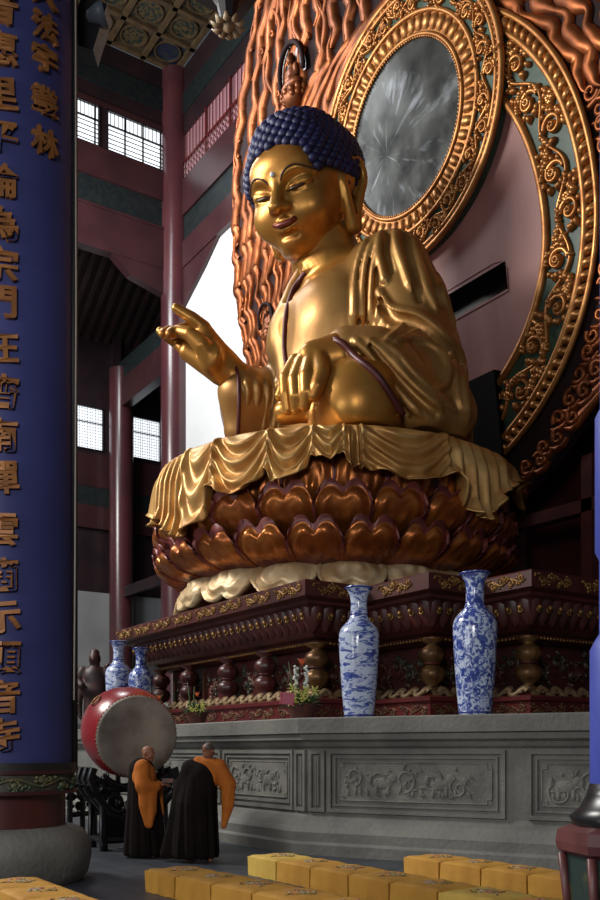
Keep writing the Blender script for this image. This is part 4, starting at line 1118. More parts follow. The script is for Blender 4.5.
# dull mirror with pale streaks radiating from an off-centre point
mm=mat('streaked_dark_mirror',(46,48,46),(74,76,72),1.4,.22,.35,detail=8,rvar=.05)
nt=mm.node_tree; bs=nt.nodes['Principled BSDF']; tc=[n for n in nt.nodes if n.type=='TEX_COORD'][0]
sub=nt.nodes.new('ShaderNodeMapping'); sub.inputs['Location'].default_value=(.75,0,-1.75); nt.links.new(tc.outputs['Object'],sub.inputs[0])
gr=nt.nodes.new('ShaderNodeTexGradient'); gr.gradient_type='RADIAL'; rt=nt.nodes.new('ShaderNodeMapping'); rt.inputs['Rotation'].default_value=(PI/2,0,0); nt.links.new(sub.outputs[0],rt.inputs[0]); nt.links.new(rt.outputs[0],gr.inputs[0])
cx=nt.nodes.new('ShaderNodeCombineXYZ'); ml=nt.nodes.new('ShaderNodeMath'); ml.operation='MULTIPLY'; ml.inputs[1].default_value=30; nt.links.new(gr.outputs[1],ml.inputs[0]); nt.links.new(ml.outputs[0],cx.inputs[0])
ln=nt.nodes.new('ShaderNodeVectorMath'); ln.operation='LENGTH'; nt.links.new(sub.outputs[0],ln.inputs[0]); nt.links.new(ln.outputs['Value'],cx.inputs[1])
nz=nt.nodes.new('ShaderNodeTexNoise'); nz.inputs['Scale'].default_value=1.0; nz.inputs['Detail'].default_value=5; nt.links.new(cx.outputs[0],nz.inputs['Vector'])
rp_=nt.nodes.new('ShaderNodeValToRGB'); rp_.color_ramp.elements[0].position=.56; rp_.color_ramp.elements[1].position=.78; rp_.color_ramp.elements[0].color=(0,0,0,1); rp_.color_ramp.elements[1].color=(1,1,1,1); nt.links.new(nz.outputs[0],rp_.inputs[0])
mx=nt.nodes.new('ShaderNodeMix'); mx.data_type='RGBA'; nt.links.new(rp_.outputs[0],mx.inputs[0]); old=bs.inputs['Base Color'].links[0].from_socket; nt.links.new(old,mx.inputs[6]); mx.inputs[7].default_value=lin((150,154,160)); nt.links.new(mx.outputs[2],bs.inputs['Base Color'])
a=np.linspace(0,2*PI,65)[:-1]; mr=empty('tmp',(0,0,0)); bpy.data.objects.remove(mr)
mb=MB(); V=[mp(HD[0]+2.12*math.cos(t),HD[1]+2.0*math.sin(t),H0+.02) for t in a]; mb.add(V,[tuple(range(64))]); c0=mp(HD[0],HD[1],H0+.02)
mb.v[0]=mb.v[0]-c0; mo=mb.build('halo_mirror',mm,None); mo.parent=man; mo.location=mo.location+Vector(c0)-man.location
for v in mo.data.vertices: pass
# ---- carved flames ----
fl=MB(); rs=np.random.RandomState(4)
def flame(side,f0,h0,Lh,wd,ph):
    t=np.linspace(0,1,44); h=h0+Lh*t; f=f0+.012*np.sin(0*t)
    wi=Win(h); wo=Wout(h); x=wi+(wo-wi)*f0; x=x+.1*np.sin(h*2*PI/1.05+ph)+.035*np.sin(h*2*PI/.5+ph*2)
    w_=wd*np.minimum(1,(t+.02)*6)*np.clip((1-t)*2.6,0,1)**.8
    ok=h<21.5
    if ok.sum()<4: return
    ribbon(fl,np.stack([XC+side*x,h],1)[ok],w_[ok],.13,mp)
    # hooked tip
    if rs.rand()<.5:
        e=np.array([XC+side*x[ok][-1],h[ok][-1]]); ribbon(fl,spiral((e[0]-side*.1,e[1]),.13,0 if side>0 else PI,.9,side,12),.05,.1,mp)
for side in (-1,1):
    for f0 in np.linspace(.03,1.0,11):
        h=5.6+rs.uniform(0,1.2)
        if side>0: h=7.0+rs.uniform(0,1)
        while h<21:
            gap=Wout(h)-Win(h); Lh=rs.uniform(1.6,3.4)
            if gap/10>.1: flame(side,f0+rs.uniform(-.02,.02),h,Lh+.5,min(.21,gap/11*.56),f0*7+rs.uniform(-.5,.5))
            h+=Lh
for _ in range(60):
    # middle crest above the head halo
    h=rs.uniform(13.6,20.5); x=rs.uniform(-1,1)*Wout(h)*.8
    t=np.linspace(0,1,18); ribbon(fl,np.stack([XC+x+.12*np.sin(t*8+x*3),h+t*1.8*.9],1),.13*np.sin(PI*np.clip(t*.9+.08,0,1)),.12,mp)
# serrated tips leaving the outer edge
for side in (-1,1):
    for h in np.arange(1.2,21,.42):
        t=np.linspace(0,1,8); x=Wout(h+t*.7)-.12+.26*np.sin(t*2.2)
        p=np.stack([XC+side*x,h+t*.75],1); ribbon(fl,p,.13*(1-t)+.01,.1,mp)
fl.build('flame_carving',M['flame'],man,smooth=True)
cl=MB()
for side in (-1,1):
    hmax=6.6 if side<0 else 8.0
    h=-.3
    while h<hmax:
        wi=Win(np.array([h]))[0]; wo=Wout(h)
        if h<.9: wi=max(wi,2.4)
        x=wi+.22
        while x<wo-.1:
            c=(XC+side*(x+rs.uniform(-.06,.06)),h+rs.uniform(-.08,.08))
            ribbon(cl,spiral(c,.2,rs.uniform(0,6),1.15,side*rs.choice([-1,1]),16,.2),.07*np.linspace(1,.7,16),.12,mp)
            a=PI/2-side*.5
            ribbon(cl,np.array([[c[0]-side*.26,c[1]-.2],[c[0]-side*.1,c[1]-.27],[c[0]+side*.12,c[1]-.2],[c[0]+side*.27,c[1]-.08]]),[.04,.09,.08,.03],.1,mp)
            x+=.44
        h+=.4
cl.build('cloud_carving',M['flame'],man,smooth=True)
# ---- small seated figures in niches ----
fgm=mat('small_figure_gilt',(150,88,48),(108,58,36),4,.45,.5)
def small_figure(x,h,s,niche):
    e=MB(); F=Field((-1,-.7,-.1),(1,.7,2.1),.05)
    F.ell((0,0,.35),(.62,.45,.28),0).ell((0,.0,.85),(.34,.28,.45),.15).ell((-.3,-.15,.3),(.4,.3,.2),.1).ell((.3,-.15,.3),(.4,.3,.2),.1)
    F.chain([(-.34,0,1.15),(-.42,-.05,.75),(-.1,-.32,.6)],[.13,.12,.1],.08).chain([(.34,0,1.15),(.42,-.05,.75),(.1,-.32,.6)],[.13,.12,.1],.08)
    F.ell((0,-.03,1.55),(.2,.22,.25),.06).ell((0,0,1.8),(.1,.1,.09),.05)
    V,Q=F.mesh(); V=smooth_mesh(V,Q,1)
    def tf(V): return mp(x,h,.25*s)+(V[:,0]*s)[:,None]*MX+(V[:,2]*s)[:,None]*MU-(V[:,1]*s)[:,None]*MN
    o=mesh_np('seated_figure',tf(V),Q,fgm,man)
    b=MB(); 
    for rr,zz in ((.75,-.05),(.62,-.22)):
        for k in range(12):
            a=2*PI*k/12; q=np.array([[rr*math.cos(a),rr*math.sin(a)*.7,zz]]); b.ball(tf(q)[0],.16*s,8,6)
    b.ball(tf(np.array([[0,0,-.12]]))[0],.6*s,12,8)
    b.build('small_lotus_seat',fgm,man,smooth=True)
    if niche:
        t=np.linspace(-.3,PI+.3,20); p=np.stack([x+1.0*s*np.cos(t),h+1.0*s+1.25*s*np.sin(t)],1)
        MB().tube(mp(p[:,0],p[:,1],.2),.12*s,8,up=MN).build('niche_arch',M['flame_back'],man,smooth=True)
        MB().add([mp(a_,b_,.1) for a_,b_ in p],[tuple(range(20))]).build('niche_back',M['black'],man)
fa=mloc(299,95); fb=mloc(272,334)
small_figure(fa[0],fa[1],.62,True); small_figure(2*XC-fa[0],fa[1],.62,True)
small_figure(fb[0],fb[1],.42,True); small_figure(2*XC-fb[0],fb[1],.42,True)
# timber support frame under the mandorla
tb=MB()
for x in (-2.2,2.2,-4.6,4.6): tb.bb((XB+XC+x-.15,17.25,ZA),(XB+XC+x+.15,17.7,8.4))
tb.bb((XB-6,17.25,7.1),(XB+5,17.6,7.4)); tb.build('support_timbers',M['red_dark'],man)
# ---------------- blue couplet board on the near column ----------------
CXL=P(0,750,11.3)[:2]
col=empty('near_column',(CXL[0],CXL[1],0)); tag(col,'near thick red column on a rounded grey stone base at the left edge','column')
MB().lathe([(.98,0),(1.06,.1),(1.1,.3),(1.09,.48),(1.0,.62),(.86,.68),(0,.68)],(*CXL,0),56).build('column_base',M['stone'],col,smooth=True,angle=50)
MB().lathe([(.78,.68),(.78,14.5),(0,14.5)],(*CXL,0),56).build('shaft',M['red_dark'],col,smooth=True,angle=40)
toC=math.atan2(-CXL[1],-CXL[0])
brd=empty('couplet_board',(CXL[0],CXL[1],1.15)); tag(brd,'tall curved blue board with raised gilt Chinese characters wrapping the left column','board')
blue=mat('blue_board_paint',(58,62,112),(50,54,98),.8,.5,0,detail=8,spec=.25)
RB=.87
def arc(r0,r1,z0,z1,a0,a1,n=48):
    G=[]
    for (r,z) in ((r0,z0),(r1,z0),(r1,z1),(r0,z1),(r0,z0)):
        G.append([(CXL[0]+r*math.cos(a),CXL[1]+r*math.sin(a),z) for a in np.linspace(a0,a1,n)])
    m=MB().grid(np.array(G)); 
    for k,a in ((0,a0),(1,a1)):
        m.add([(CXL[0]+r*math.cos(a),CXL[1]+r*math.sin(a),z) for r,z in ((r0,z0),(r1,z0),(r1,z1),(r0,z1))],[(0,1,2,3)])
    return m
aw=1.38
arc(.78,RB,1.43,13.9,toC-aw,toC+aw).build('board_panel',blue,brd,smooth=True,angle=40)
fr_=mat('board_frame_wood',(40,38,36),(26,26,26),3,.45)
arc(.78,RB+.05,1.35,1.45,toC-aw,toC+aw).build('board_frame',fr_,brd,smooth=True,angle=40)
for s in (-1,1):
    a=toC+s*(aw+.04); MB().tube([(CXL[0]+RB*math.cos(a),CXL[1]+RB*math.sin(a),1.35),(CXL[0]+RB*math.cos(a),CXL[1]+RB*math.sin(a),13.9)],.065,8).build('board_side_frame',fr_,brd,smooth=True)
m_=arc(.78,RB+.02,1.1,1.36,toC-1.5,toC+1.5); m_.build('lower_moulding',mat('moulding_ground',(46,48,44),(70,66,54),8,.5),brd)
arc(.78,RB+.06,1.32,1.36,toC-1.5,toC+1.5).build('moulding_lip',M['red_dark'],brd,smooth=True,angle=40); arc(.78,RB+.06,1.08,1.12,toC-1.5,toC+1.5).build('moulding_lip',M['red_dark'],brd,smooth=True,angle=40)
cmap=lambda x,y,h: np.stack([CXL[0]+(RB+.02+np.asarray(h))*np.cos(toC+np.asarray(x)/RB),CXL[1]+(RB+.02+np.asarray(h))*np.sin(toC+np.asarray(x)/RB),1.22+np.asarray(y)],-1)
v_=MB(); vine(v_,2.5,.09,.04,lambda x,y,h: cmap(np.asarray(x)-1.25,y,h),.3,.025,seed=5,flowers=False); v_.build('moulding_carving',mat('moulding_scroll_paint',(96,88,58),(52,78,60),6,.5),brd,smooth=True)
def glyph(ch,px,py,size,hgt,shear=.12,rot=0.):
    "raised character bent round the board; px,py centre in the photo"
    cu=bpy.data.curves.new('character','FONT'); cu.body=ch; cu.size=1; cu.align_x='CENTER'; cu.align_y='CENTER'; cu.extrude=.03; cu.offset=.022; cu.resolution_u=3
    ob=bpy.data.objects.new('character',cu); COL.objects.link(ob); dg=bpy.context.evaluated_depsgraph_get(); dg.update()
    me=bpy.data.meshes.new_from_object(ob.evaluated_get(dg)); bpy.data.objects.remove(ob)
    n=len(me.vertices); V=np.empty(n*3,np.float32); me.vertices.foreach_get('co',V); V=V.reshape(-1,3).astype(float)
    c=(V[:,:2].min(0)+V[:,:2].max(0))/2; V[:,:2]-=c; V[:,1]+=V[:,0]*shear
    cr,sr=math.cos(rot),math.sin(rot); V[:,:2]=V[:,:2]@np.array([[cr,sr],[-sr,cr]])
    # intersect the sight line with the board cylinder for the centre
    r=ray(px,py); A=r[0]**2+r[1]**2; Bq=-2*(CXL[0]*r[0]+CXL[1]*r[1]); Cq=CXL@CXL-RB*RB; D=max(Bq*Bq-4*A*Cq,0); t=(-Bq-math.sqrt(D))/(2*A); p=CAM+r*t
    a0=math.atan2(p[1]-CXL[1],p[0]-CXL[0]); a=a0+V[:,0]*size/RB; rr=RB+.025+V[:,2]*1.0
    W=np.stack([CXL[0]+rr*np.cos(a),CXL[1]+rr*np.sin(a),p[2]+V[:,1]*hgt],-1)-np.array(brd.location)
    me.vertices.foreach_set('co',W.astype(np.float32).ravel()); me.materials.clear(); me.materials.append(M['orange_char']); me.update(); me.name='character'
    o=bpy.data.objects.new('character',me); COL.objects.link(o); o.parent=brd
big=[('音',8),('惠',50),('里',95),('平',138),('論',182),('為',225),('宗',265),('門',303),('在',347),('濟',392),('南',436),('禪',478),('雲',530),('滴',575),('示',618),('願',658),('音',697),('寺',735)]
for i,(c,y) in enumerate(big): glyph(c,-1 if y<600 else 1,y,.42,.40,.1,.05*((i%3)-1))
for c,y in (('大',-6),('法',28),('宇',60),('叢',102),('林',143)): glyph(c,44,y,.36,.33,.12,.04)
# thin cord hanging beside the board
tag(MB().tube([P(75.5,-20,11.1),P(76,300,11.1),P(75,560,11.1),P(74,700,11.1)],.01,6).build('thin_rope',mat('pale_cord',(150,140,130)),None),'thin pale rope hanging straight down beside the blue board','rope')
# ---------------- right foreground post ----------------
PR=P(642,750,5.5)[:2]
pr=empty('painted_post',(PR[0],PR[1],0)); tag(pr,'blue post on a red and green painted octagonal stand at the right edge','post')
pgm=mat('stand_green_paint',(40,58,52),(96,88,44),5,.5,0,ramp=(.5,.6),c3=(60,66,90)); prm=mat('stand_red_paint',(112,62,60),(84,44,44),3,.4)
MB().lathe([(.5,0),(.5,.1),(.42,.14),(.42,.3),(.42,.7),(.44,.99),(0,.99)],(*PR,0),8).build('stand_body',pgm,pr)
MB().lathe([(.42,.96),(.49,1.0),(.5,1.05),(.49,1.12),(.42,1.15),(0,1.15)],(*PR,0),8).build('stand_rim',prm,pr)
for k in range(8):
    a=2*PI*k/8; MB().tube([(PR[0]+r*math.cos(a),PR[1]+r*math.sin(a),z) for r,z in ((.47,.12),(.43,.3),(.43,.7),(.46,.98))],.028,6).build('stand_rib',prm,pr,smooth=True)
MB().lathe([(.4,1.15),(.42,1.2),(.36,1.25),(.32,1.33),(.3,1.4),(0,1.4)],(*PR,0),32).build('dark_collar',M['black'],pr,smooth=True)
MB().lathe([(.3,1.38),(.3,2.2),(.27,2.26),(.245,2.3),(.245,2.75),(.27,2.8),(.27,3.6),(.24,3.66),(.24,5.5),(0,5.5)],(*PR,0),32).build('post_shaft',mat('blue_white_post_paint',(66,78,168),(70,84,176),3,.45,0,detail=6,ramp=(.5,.62),c3=(170,176,190)),pr,smooth=True,angle=50)
# ---------------- porcelain vases ----------------
def porcelain(name,scale,stretch,th,seedz=0):
    m=mat(name,(198,206,222),(196,204,222),3,.14,0,spec=.6); nt=m.node_tree; b=nt.nodes['Principled BSDF']; tc=[n for n in nt.nodes if n.type=='TEX_COORD'][0]
    mp_=nt.nodes.new('ShaderNodeMapping'); mp_.inputs['Scale'].default_value=stretch; mp_.inputs['Location'].default_value=(seedz,seedz,seedz); nt.links.new(tc.outputs['Object'],mp_.inputs[0])
    n=nt.nodes.new('ShaderNodeTexNoise'); n.inputs['Scale'].default_value=scale; n.inputs['Detail'].default_value=7; n.inputs['Roughness'].default_value=.65; n.inputs['Distortion'].default_value=1.2; nt.links.new(mp_.outputs[0],n.inputs['Vector'])
    r=nt.nodes.new('ShaderNodeValToRGB'); e=r.color_ramp.elements; e[0].position=th+.0; e[0].color=lin((196,206,226)); e[1].position=th+.03; e[1].color=lin((112,128,184)); q=e.new(th+.08); q.color=lin((70,86,156)); q=e.new(th+.2); q.color=lin((44,56,128))
    nt.links.new(n.outputs[0],r.inputs[0]); nt.links.new(r.outputs[0],b.inputs['Base Color']); return m
pm1=porcelain('landscape_porcelain',4.6,(1,1,2.6),.5); pm2=porcelain('dense_scroll_porcelain',11,(1,1,1),.455,3); pmb=mat('blue_glaze_line',(44,56,128),rough=.15)
vp=[(0,.0),(.225,.0),(.235,.04),(.25,.15),(.285,.55),(.31,.95),(.325,1.25),(.322,1.36),(.29,1.45),(.215,1.53),(.155,1.6),(.135,1.68),(.13,1.85),(.145,1.97),(.19,2.06),(.225,2.1),(.215,2.11),(.15,2.0),(.11,1.9)]
def vase(x,y,s,m,label,sub=True):
    e=empty('porcelain_vase',(x,y,ZA)); tag(e,label,'vase','blue and white floor vases on the altar')
    MB().lathe([(r*s,z*s) for r,z in vp],(x,y,ZA),48).build('vase_body',m,e,smooth=True,angle=60)
    for r,z in ((.139,1.66),(.24,.05),(.226,2.09)): MB().lathe([(r*s,z*s-.012),(r*s+.006,z*s),(r*s,z*s+.012)],(x,y,ZA),48).build('painted_band',pmb,e,smooth=True)
for (px,d,s,m,l) in ((359,14.75,1.0,pm1,'tall blue and white vase with landscape strokes, nearest the altar corner'),(475,13.55,1.0,pm2,'tall blue and white vase densely painted with foliage, rightmost on the altar')):
    q=P(px,750,d); vase(q[0],q[1],s,m,l)
q=P(119,750,22.1); vase(q[0],q[1],1.0,pm1,'white vase with square blue pictures behind the drum, left of its mate')
q=P(141,750,20.9); vase(q[0],q[1],.86,pm2,'smaller pale vase with blue painting just above the drum, right of its mate')
# ---------------- kneeling cushions ----------------
cy1=mat('yellow_cushion_cloth',(206,152,58),(184,130,46),2,.75,0,bump=.2,bscale=9); cy2=mat('pale_yellow_cushion_cloth',(214,178,84),(196,158,66),2,.75,0,bump=.2,bscale=9)
emb=[mat('embroidery_grey',(168,150,120),rough=.7),mat('embroidery_pink',(176,112,84),rough=.7),mat('embroidery_olive',(132,120,66),rough=.7)]
def cushion_mesh(seed,w=.7,l=.6,hh_=.25):
    rs=np.random.RandomState(seed); mb=MB(); n=15
    def pt(u,v,z):
        x,y=u*w/2,v*l/2; k=(1-z/hh_)
        a=math.atan2(v,u); fl=.012*math.sin(a*9+seed)+.01*math.sin(a*17+seed*2)
        return (x*(1+.015*k)+fl*k*math.cos(a),y*(1+.015*k)+fl*k*math.sin(a),z)
    # top
    g=np.linspace(-1,1,n); G=[[None]*n for _ in g]
    for i,v in enumerate(g):
        for j,u in enumerate(g):
            e=max(abs(u),abs(v)); z=hh_+.012*(1-u*u)*(1-v*v)-.018*max(0,(e-.86)/.14)**2+.004*math.sin(u*7+seed)*math.sin(v*6); f=1-.02*max(0,(e-.86)/.14)**2
            G[i][j]=(u*w/2*f,v*l/2*f,z)
    mb.grid(G)
    per=[(u,-1) for u in g]+[(1,v) for v in g[1:]]+[(u,1) for u in g[::-1][1:]]+[(-1,v) for v in g[::-1][1:-1]]
    S=[[pt(u,v,z) for u,v in per] for z in (0,.03,.08,.14,.2,.235)]
    S.append([(u*w/2*.98,v*l/2*.98,hh_-.018+.004*math.sin(u*7+seed)*math.sin(v*6)) for u,v in per])
    mb.grid(S,closed_u=True); return mb
def embroidery(seed):
    rs=np.random.RandomState(seed); mb=MB(); m=planemap((0,0,.262),(1,0,0),(0,1,0),(0,0,1))
    for k in range(26):
        a=rs.uniform(0,2*PI); r=rs.uniform(.0,.15); leaf(mb,(r*math.cos(a)*1.25,r*math.sin(a)),rs.uniform(0,2*PI),rs.uniform(.05,.1),.014,.006,m,k%3,rs.uniform(-.8,.8))
    for k in range(3): ribbon(mb,spiral((rs.uniform(-.1,.1),rs.uniform(-.08,.08)),.06,rs.uniform(0,6),1.1,1,12),.008,.006,m,k)
    return mb
def proto(seed,mt,label):
    e=empty('kneeling_cushion'); tag(e,label,'cushion','cloth-covered kneeling cushions')
    a=cushion_mesh(seed).build('cushion_cover',mt,e,smooth=True,world=False,angle=50); b=embroidery(seed).build('embroidery',emb,e,smooth=True,world=False); return e
protos={}
e1=np.array([1.,0]); e2=np.array([0,1.])
def camxy(px,y,z=.25):
    d=(EYE-z)*FOC/(y-HY); k=(px-HX)/FOC; return (CAM+d*(CF+k*CR))[:2]
rows=[((144,869),0.07,.70,.6,6,['yellow kneeling cushion at the far end of the middle-left row, nearest the monks','second yellow cushion of the middle-left row from the monks','third yellow cushion of the middle-left row from the monks','fourth yellow cushion of the middle-left row, against the bottom edge of the view','fifth yellow cushion of the middle-left row, mostly below the bottom edge','sixth yellow cushion of the middle-left row, below the bottom edge'],{}),
 ((247,855),0.0,.71,.6,9,['paler yellow cushion at the far left end of the long centre row, by the altar','second cushion of the long centre row from its far left end','third cushion of the long centre row from its far left end','fourth cushion of the long centre row from its far left end','fifth cushion of the long centre row, with a deep gap after it','pale yellow cushion with olive embroidery near the bottom right','seventh cushion of the long centre row, by the painted post','eighth cushion of the long centre row, at the bottom edge','ninth cushion of the long centre row, below the edge'],{0:1,5:1}),
 ((403,856),0.0,.68,.6,5,['orange-yellow cushion at the far left end of the back right row','second orange-yellow cushion of the back right row','third orange-yellow cushion of the back right row','fourth cushion of the back right row, beside the painted post','fifth cushion of the back right row, behind the painted post'],{}),
 ((-22,880),0.0,.72,.6,5,['yellow cushion at the left edge, farthest left of the bottom left row','second yellow cushion of the bottom left row','third yellow cushion of the bottom left row','fourth yellow cushion of the bottom left row','fifth yellow cushion of the bottom left row'],{})]
for ri,(p0,rot,w,l,n,labels,pal) in enumerate(rows):
    o=camxy(*p0); c_,s_=math.cos(rot),math.sin(rot); a1=np.array([c_,s_]); a2=np.array([-s_,c_])
    for i in range(n):
        c=o+a1*(w*(i+.5)+.012*i)+a2*l/2; pr_=proj((c[0]-.4*a1[0],c[1]-.4*a1[1],.25))
        if pr_[1]>905 or pr_[2]<2: continue
        key=(pal.get(i,0),i%3)
        if key not in protos:
            protos[key]=proto(key[1]+1,[cy1,cy2][key[0]],labels[i]); e=protos[key]
        else:
            e=copy_tree(protos[key]); e['label']=labels[i]
        e.location=(c[0],c[1],0); e.rotation_euler=(0,0,rot+(.015*((i*7)%3-1))); e.scale=(w/.72,1,1)
# ---------------- great drum on its carved stand ----------------
dc=P(138,737,14.6)
dn=.45*CR-.88*CF-.16*CU; dn/=np.linalg.norm(dn)
drm=empty('temple_drum',tuple(dc)); drm.location=(dc[0],dc[1],dc[2]-.7); tag(drm,'big red barrel drum with a worn pale skin head lying on a black stand','drum')
Qm=np.array(Vector(dn).to_track_quat('Z','Y').to_matrix())
def dl_(mb): 
    for i in range(len(mb.v)): mb.v[i]=mb.v[i]@Qm.T+dc
    return mb
dred=mat('drum_red_lacquer',(158,30,36),(138,24,30),1.5,.28,0,coat=.4)
RD=.645
bp=[(RD*.97,-.02),(RD*1.0,-.04),(RD*1.1,-.25),(RD*1.15,-.55),(RD*1.1,-.85),(RD*.97,-1.1)]
dl_(MB().lathe([(r,z) for r,z in bp],(0,0,0),56)).build('drum_barrel',dred,drm,smooth=True)
skin=mat('drum_skin',(150,136,122),(112,98,86),2.2,.6,0,detail=8,ramp=(.38,.62))
dl_(MB().lathe([(0,.02),(RD*.6,.015),(RD*.97,0),(RD*1.01,-.03),(RD*1.02,-.09)],(0,0,0),56)).build('drum_skin',skin,drm,smooth=True)
dl_(MB().lathe([(RD*.97,-1.1),(0,-1.12)],(0,0,0),56)).build('drum_skin',skin,drm,smooth=True)
b=MB()
for k in range(64):
    a=2*PI*k/64; b.ball((RD*1.025*math.cos(a),RD*1.025*math.sin(a),-.07),.014,6,4)
dl_(b).build('drum_nails',M['trim_gold'],drm,smooth=True)
for az in (2.4,):
    rg=MB(); t=np.linspace(0,2*PI,17)[:-1]; c=np.array([RD*1.17*math.cos(az),RD*1.17*math.sin(az),-.55]); rg.tube([c+np.array([0,0,0])+.09*np.array([math.cos(az)*.3,math.sin(az)*.3,0])*0+np.array([-math.sin(az)*.09*math.cos(q),math.cos(az)*.09*math.cos(q),.09*math.sin(q)]) for q in t],.014,6,closed=True); dl_(rg).build('ring_handle',M['trim_gold'],drm,smooth=True)
std=empty('drum_stand',(dc[0],dc[1],0)); tag(std,'black carved wooden stand with pierced scroll brackets holding the red drum','stand')
dh=np.array([dn[0],dn[1],0]); dh/=np.linalg.norm(dh); ds=np.array([-dh[1],dh[0],0])
base=np.array([dc[0],dc[1],0])-dh*.55
zb=dc[2]-.74
for sx in (-1,1):
    for sy in (-1,1):
        p=base+ds*.5*sx+dh*.35*sy; MB().tube([p+[0,0,0],p+[0,0,.12],p+ds*.03*sx+[0,0,.2],p+[0,0,zb+.02]],[.075,.07,.05,.055],8).build('leg',M['black'],std,smooth=True)
for z in (.16,zb-.1):
    for sx in (-1,1): MB().tube([base+ds*.5*sx-dh*.4+[0,0,z],base+ds*.5*sx+dh*.4+[0,0,z]],.05,6).build('stretcher',M['black'],std)
    for sy in (-1,1): MB().tube([base-ds*.55+dh*.35*sy+[0,0,z],base+ds*.55+dh*.35*sy+[0,0,z]],.05,6).build('stretcher',M['black'],std)
br_=MB()
for sy in (-.36,.36,.0):
    o=base+dh*sy; m=planemap(o+[0,0,zb-.55],ds,(0,0,1),dh)
    for s in (-1,1):
        ribbon(br_,spiral((s*.3,.25),.2,0,1.3,s,22),.05,.06,m); ribbon(br_,spiral((s*.62,.52),.17,PI,1.2,-s,20),.05,.06,m); ribbon(br_,[(s*.1,.0),(s*.4,.12),(s*.62,.38),(s*.72,.62),(s*.66,.8)],.07,.06,m)
        for k in range(7): leaf(br_,(s*(.15+.09*k),.05+.09*k),1.2+k*.5,.22,.05,.05,m)
br_.build('scroll_bracket',M['black'],std,smooth=True)
cr_=MB()
for sy in (-.36,.36):
    t=np.linspace(-.75,.75,14); cr_.tube([base+dh*sy+ds*(RD*1.2*math.sin(q))+np.array([0,0,zb+RD*1.18-RD*1.2*math.cos(q)-.07]) for q in t],.06,8)
cr_.build('cradle',M['black'],std,smooth=True)
pn_=MB(); pn_.box(base+np.array([0,0,.45]),(.9,.08,.5),math.atan2(ds[1],ds[0])); pn_.build('stand_panel',M['black'],std)
# dark carved railing between drum and near column
rl_=empty('dark_railing',tuple(P(92,750,15.5)[:2])+(0,)); tag(rl_,'low black carved wooden railing in shade behind the drum stand, left side','railing')
r_=MB(); a=P(70,750,15.6); b_=P(118,750,16.6); a[2]=b_[2]=0
for z in (.1,.5,.95): r_.tube([a+[0,0,z],b_+[0,0,z]],.05,6)
for t in np.linspace(0,1,5): r_.tube([a+(b_-a)*t,a+(b_-a)*t+[0,0,1.15]],.05,8)
dd=(b_-a)/np.linalg.norm(b_-a); r_.build('rail_frame',M['black'],rl_,smooth=True,angle=40)
v_=MB(); vine(v_,np.linalg.norm(b_-a),.18,.03,planemap(a+[0,0,.72],dd,(0,0,1),(dd[1],-dd[0],0)),.4,.04,seed=9); v_.build('rail_carving',M['black'],rl_,smooth=True)
# ---------------- flower arrangements ----------------
lg=mat('leaf_green',(44,70,34),(66,92,42),5,.5); yl=mat('lily_petal',(206,200,110),(186,186,90),5,.5); wh=mat('white_blossom',(212,214,206),rough=.5); orr=mat('orange_flower',(206,88,34),rough=.5); bsk=mat('basket_weave',(92,46,34),(66,36,28),20,.7); pk=mat('pink_ribbon',(176,70,92),rough=.5)
def flowers(px,py,d,s,kind,label):
    c=P(px,py,d); c[2]=ZA; e=empty('flower_arrangement',tuple(c)); tag(e,label,'flowers','offerings of flowers on the altar')
    b=MB().lathe([(0,0),(.17*s,0),(.2*s,.08*s),(.25*s,.22*s),(.27*s,.26*s),(.2*s,.24*s),(0,.2*s)],c,20); b.build('basket',bsk,e,smooth=True,angle=50)
    rs=np.random.RandomState(int(px)); L_=MB()
    for k in range(46):
        a=rs.uniform(0,2*PI); el=rs.uniform(.15,1.4); ln=rs.uniform(.2,.42)*s; st_=c+np.array([.12*s*math.cos(a),.12*s*math.sin(a),.22*s]); t=np.linspace(0,1,5)
        pts=[st_+ln*q*np.array([math.cos(a)*math.cos(el),math.sin(a)*math.cos(el),math.sin(el)])+[0,0,-.1*q*q*s] for q in t]
        L_.tube(pts,[.008,.03*s,.034*s,.022*s,.003],6,flat=.2)
    for k in range(3 if kind else 2):
        o=c+CR*(-.12+.1*k)*s; L_.tube([o+[0,0,.2*s],o+CR*(-.05)*s+[0,0,.6*s],o+CR*(-.1+.06*k)*s+[0,0,(.95-.1*k)*s]],[.02,.016,.004],5)
    L_.build('foliage',lg,e,smooth=True)
    for k in range(9 if kind else 5):
        a=rs.uniform(0,2*PI); o=c-CF*.16*s+CR*rs.uniform(-.22,.22)*s+np.array([0,0,rs.uniform(.28,.5)*s]); f=MB()
        for j in range(6):
            q=2*PI*j/6; dv=CR*math.cos(q)+CU*math.sin(q)-CF*.5; f.tube([o,o+dv*.05*s,o+dv*.1*s],[.008,.03*s,.004],6,flat=.4)
        f.ball(o-CF*.03,.015,6,4); f.build('lily',yl if kind!=2 else wh,e,smooth=True)
    if kind==1:
        for sx in (-.1,.07):
            f=MB()
            for k in range(14): f.ball(c+CR*(sx+rs.uniform(-.03,.03))*s-CF*.05+np.array([0,0,(.5+.028*k)*s]),.026*s,6,5)
            f.build('white_spray',wh,e,smooth=True)
        MB().add([c+CR*x-CF*.22+[0,0,z] for x,z in ((-.35,.25),(-.14,.22),(-.12,.42),(-.33,.44))],[(0,1,2,3)]).tube([c+CR*-.35-CF*.22+[0,0,.25],c+CR*-.33-CF*.22+[0,0,.44]],.012,5).build('pink_ribbon',pk,e)
    f=MB(); o=c+CR*(.0)+np.array([0,0,(.9 if kind==1 else .62)*s])
    for j in range(5):
        f.tube([o,o+CR*(-.06+.03*j)*s+[0,0,.1*s]],[.02*s,.003],5)
    f.build('orange_bloom',orr,e,smooth=True)
flowers(302,716,15.1,1.0,1,'large basket of yellow lilies and white sprays with a pink ribbon')
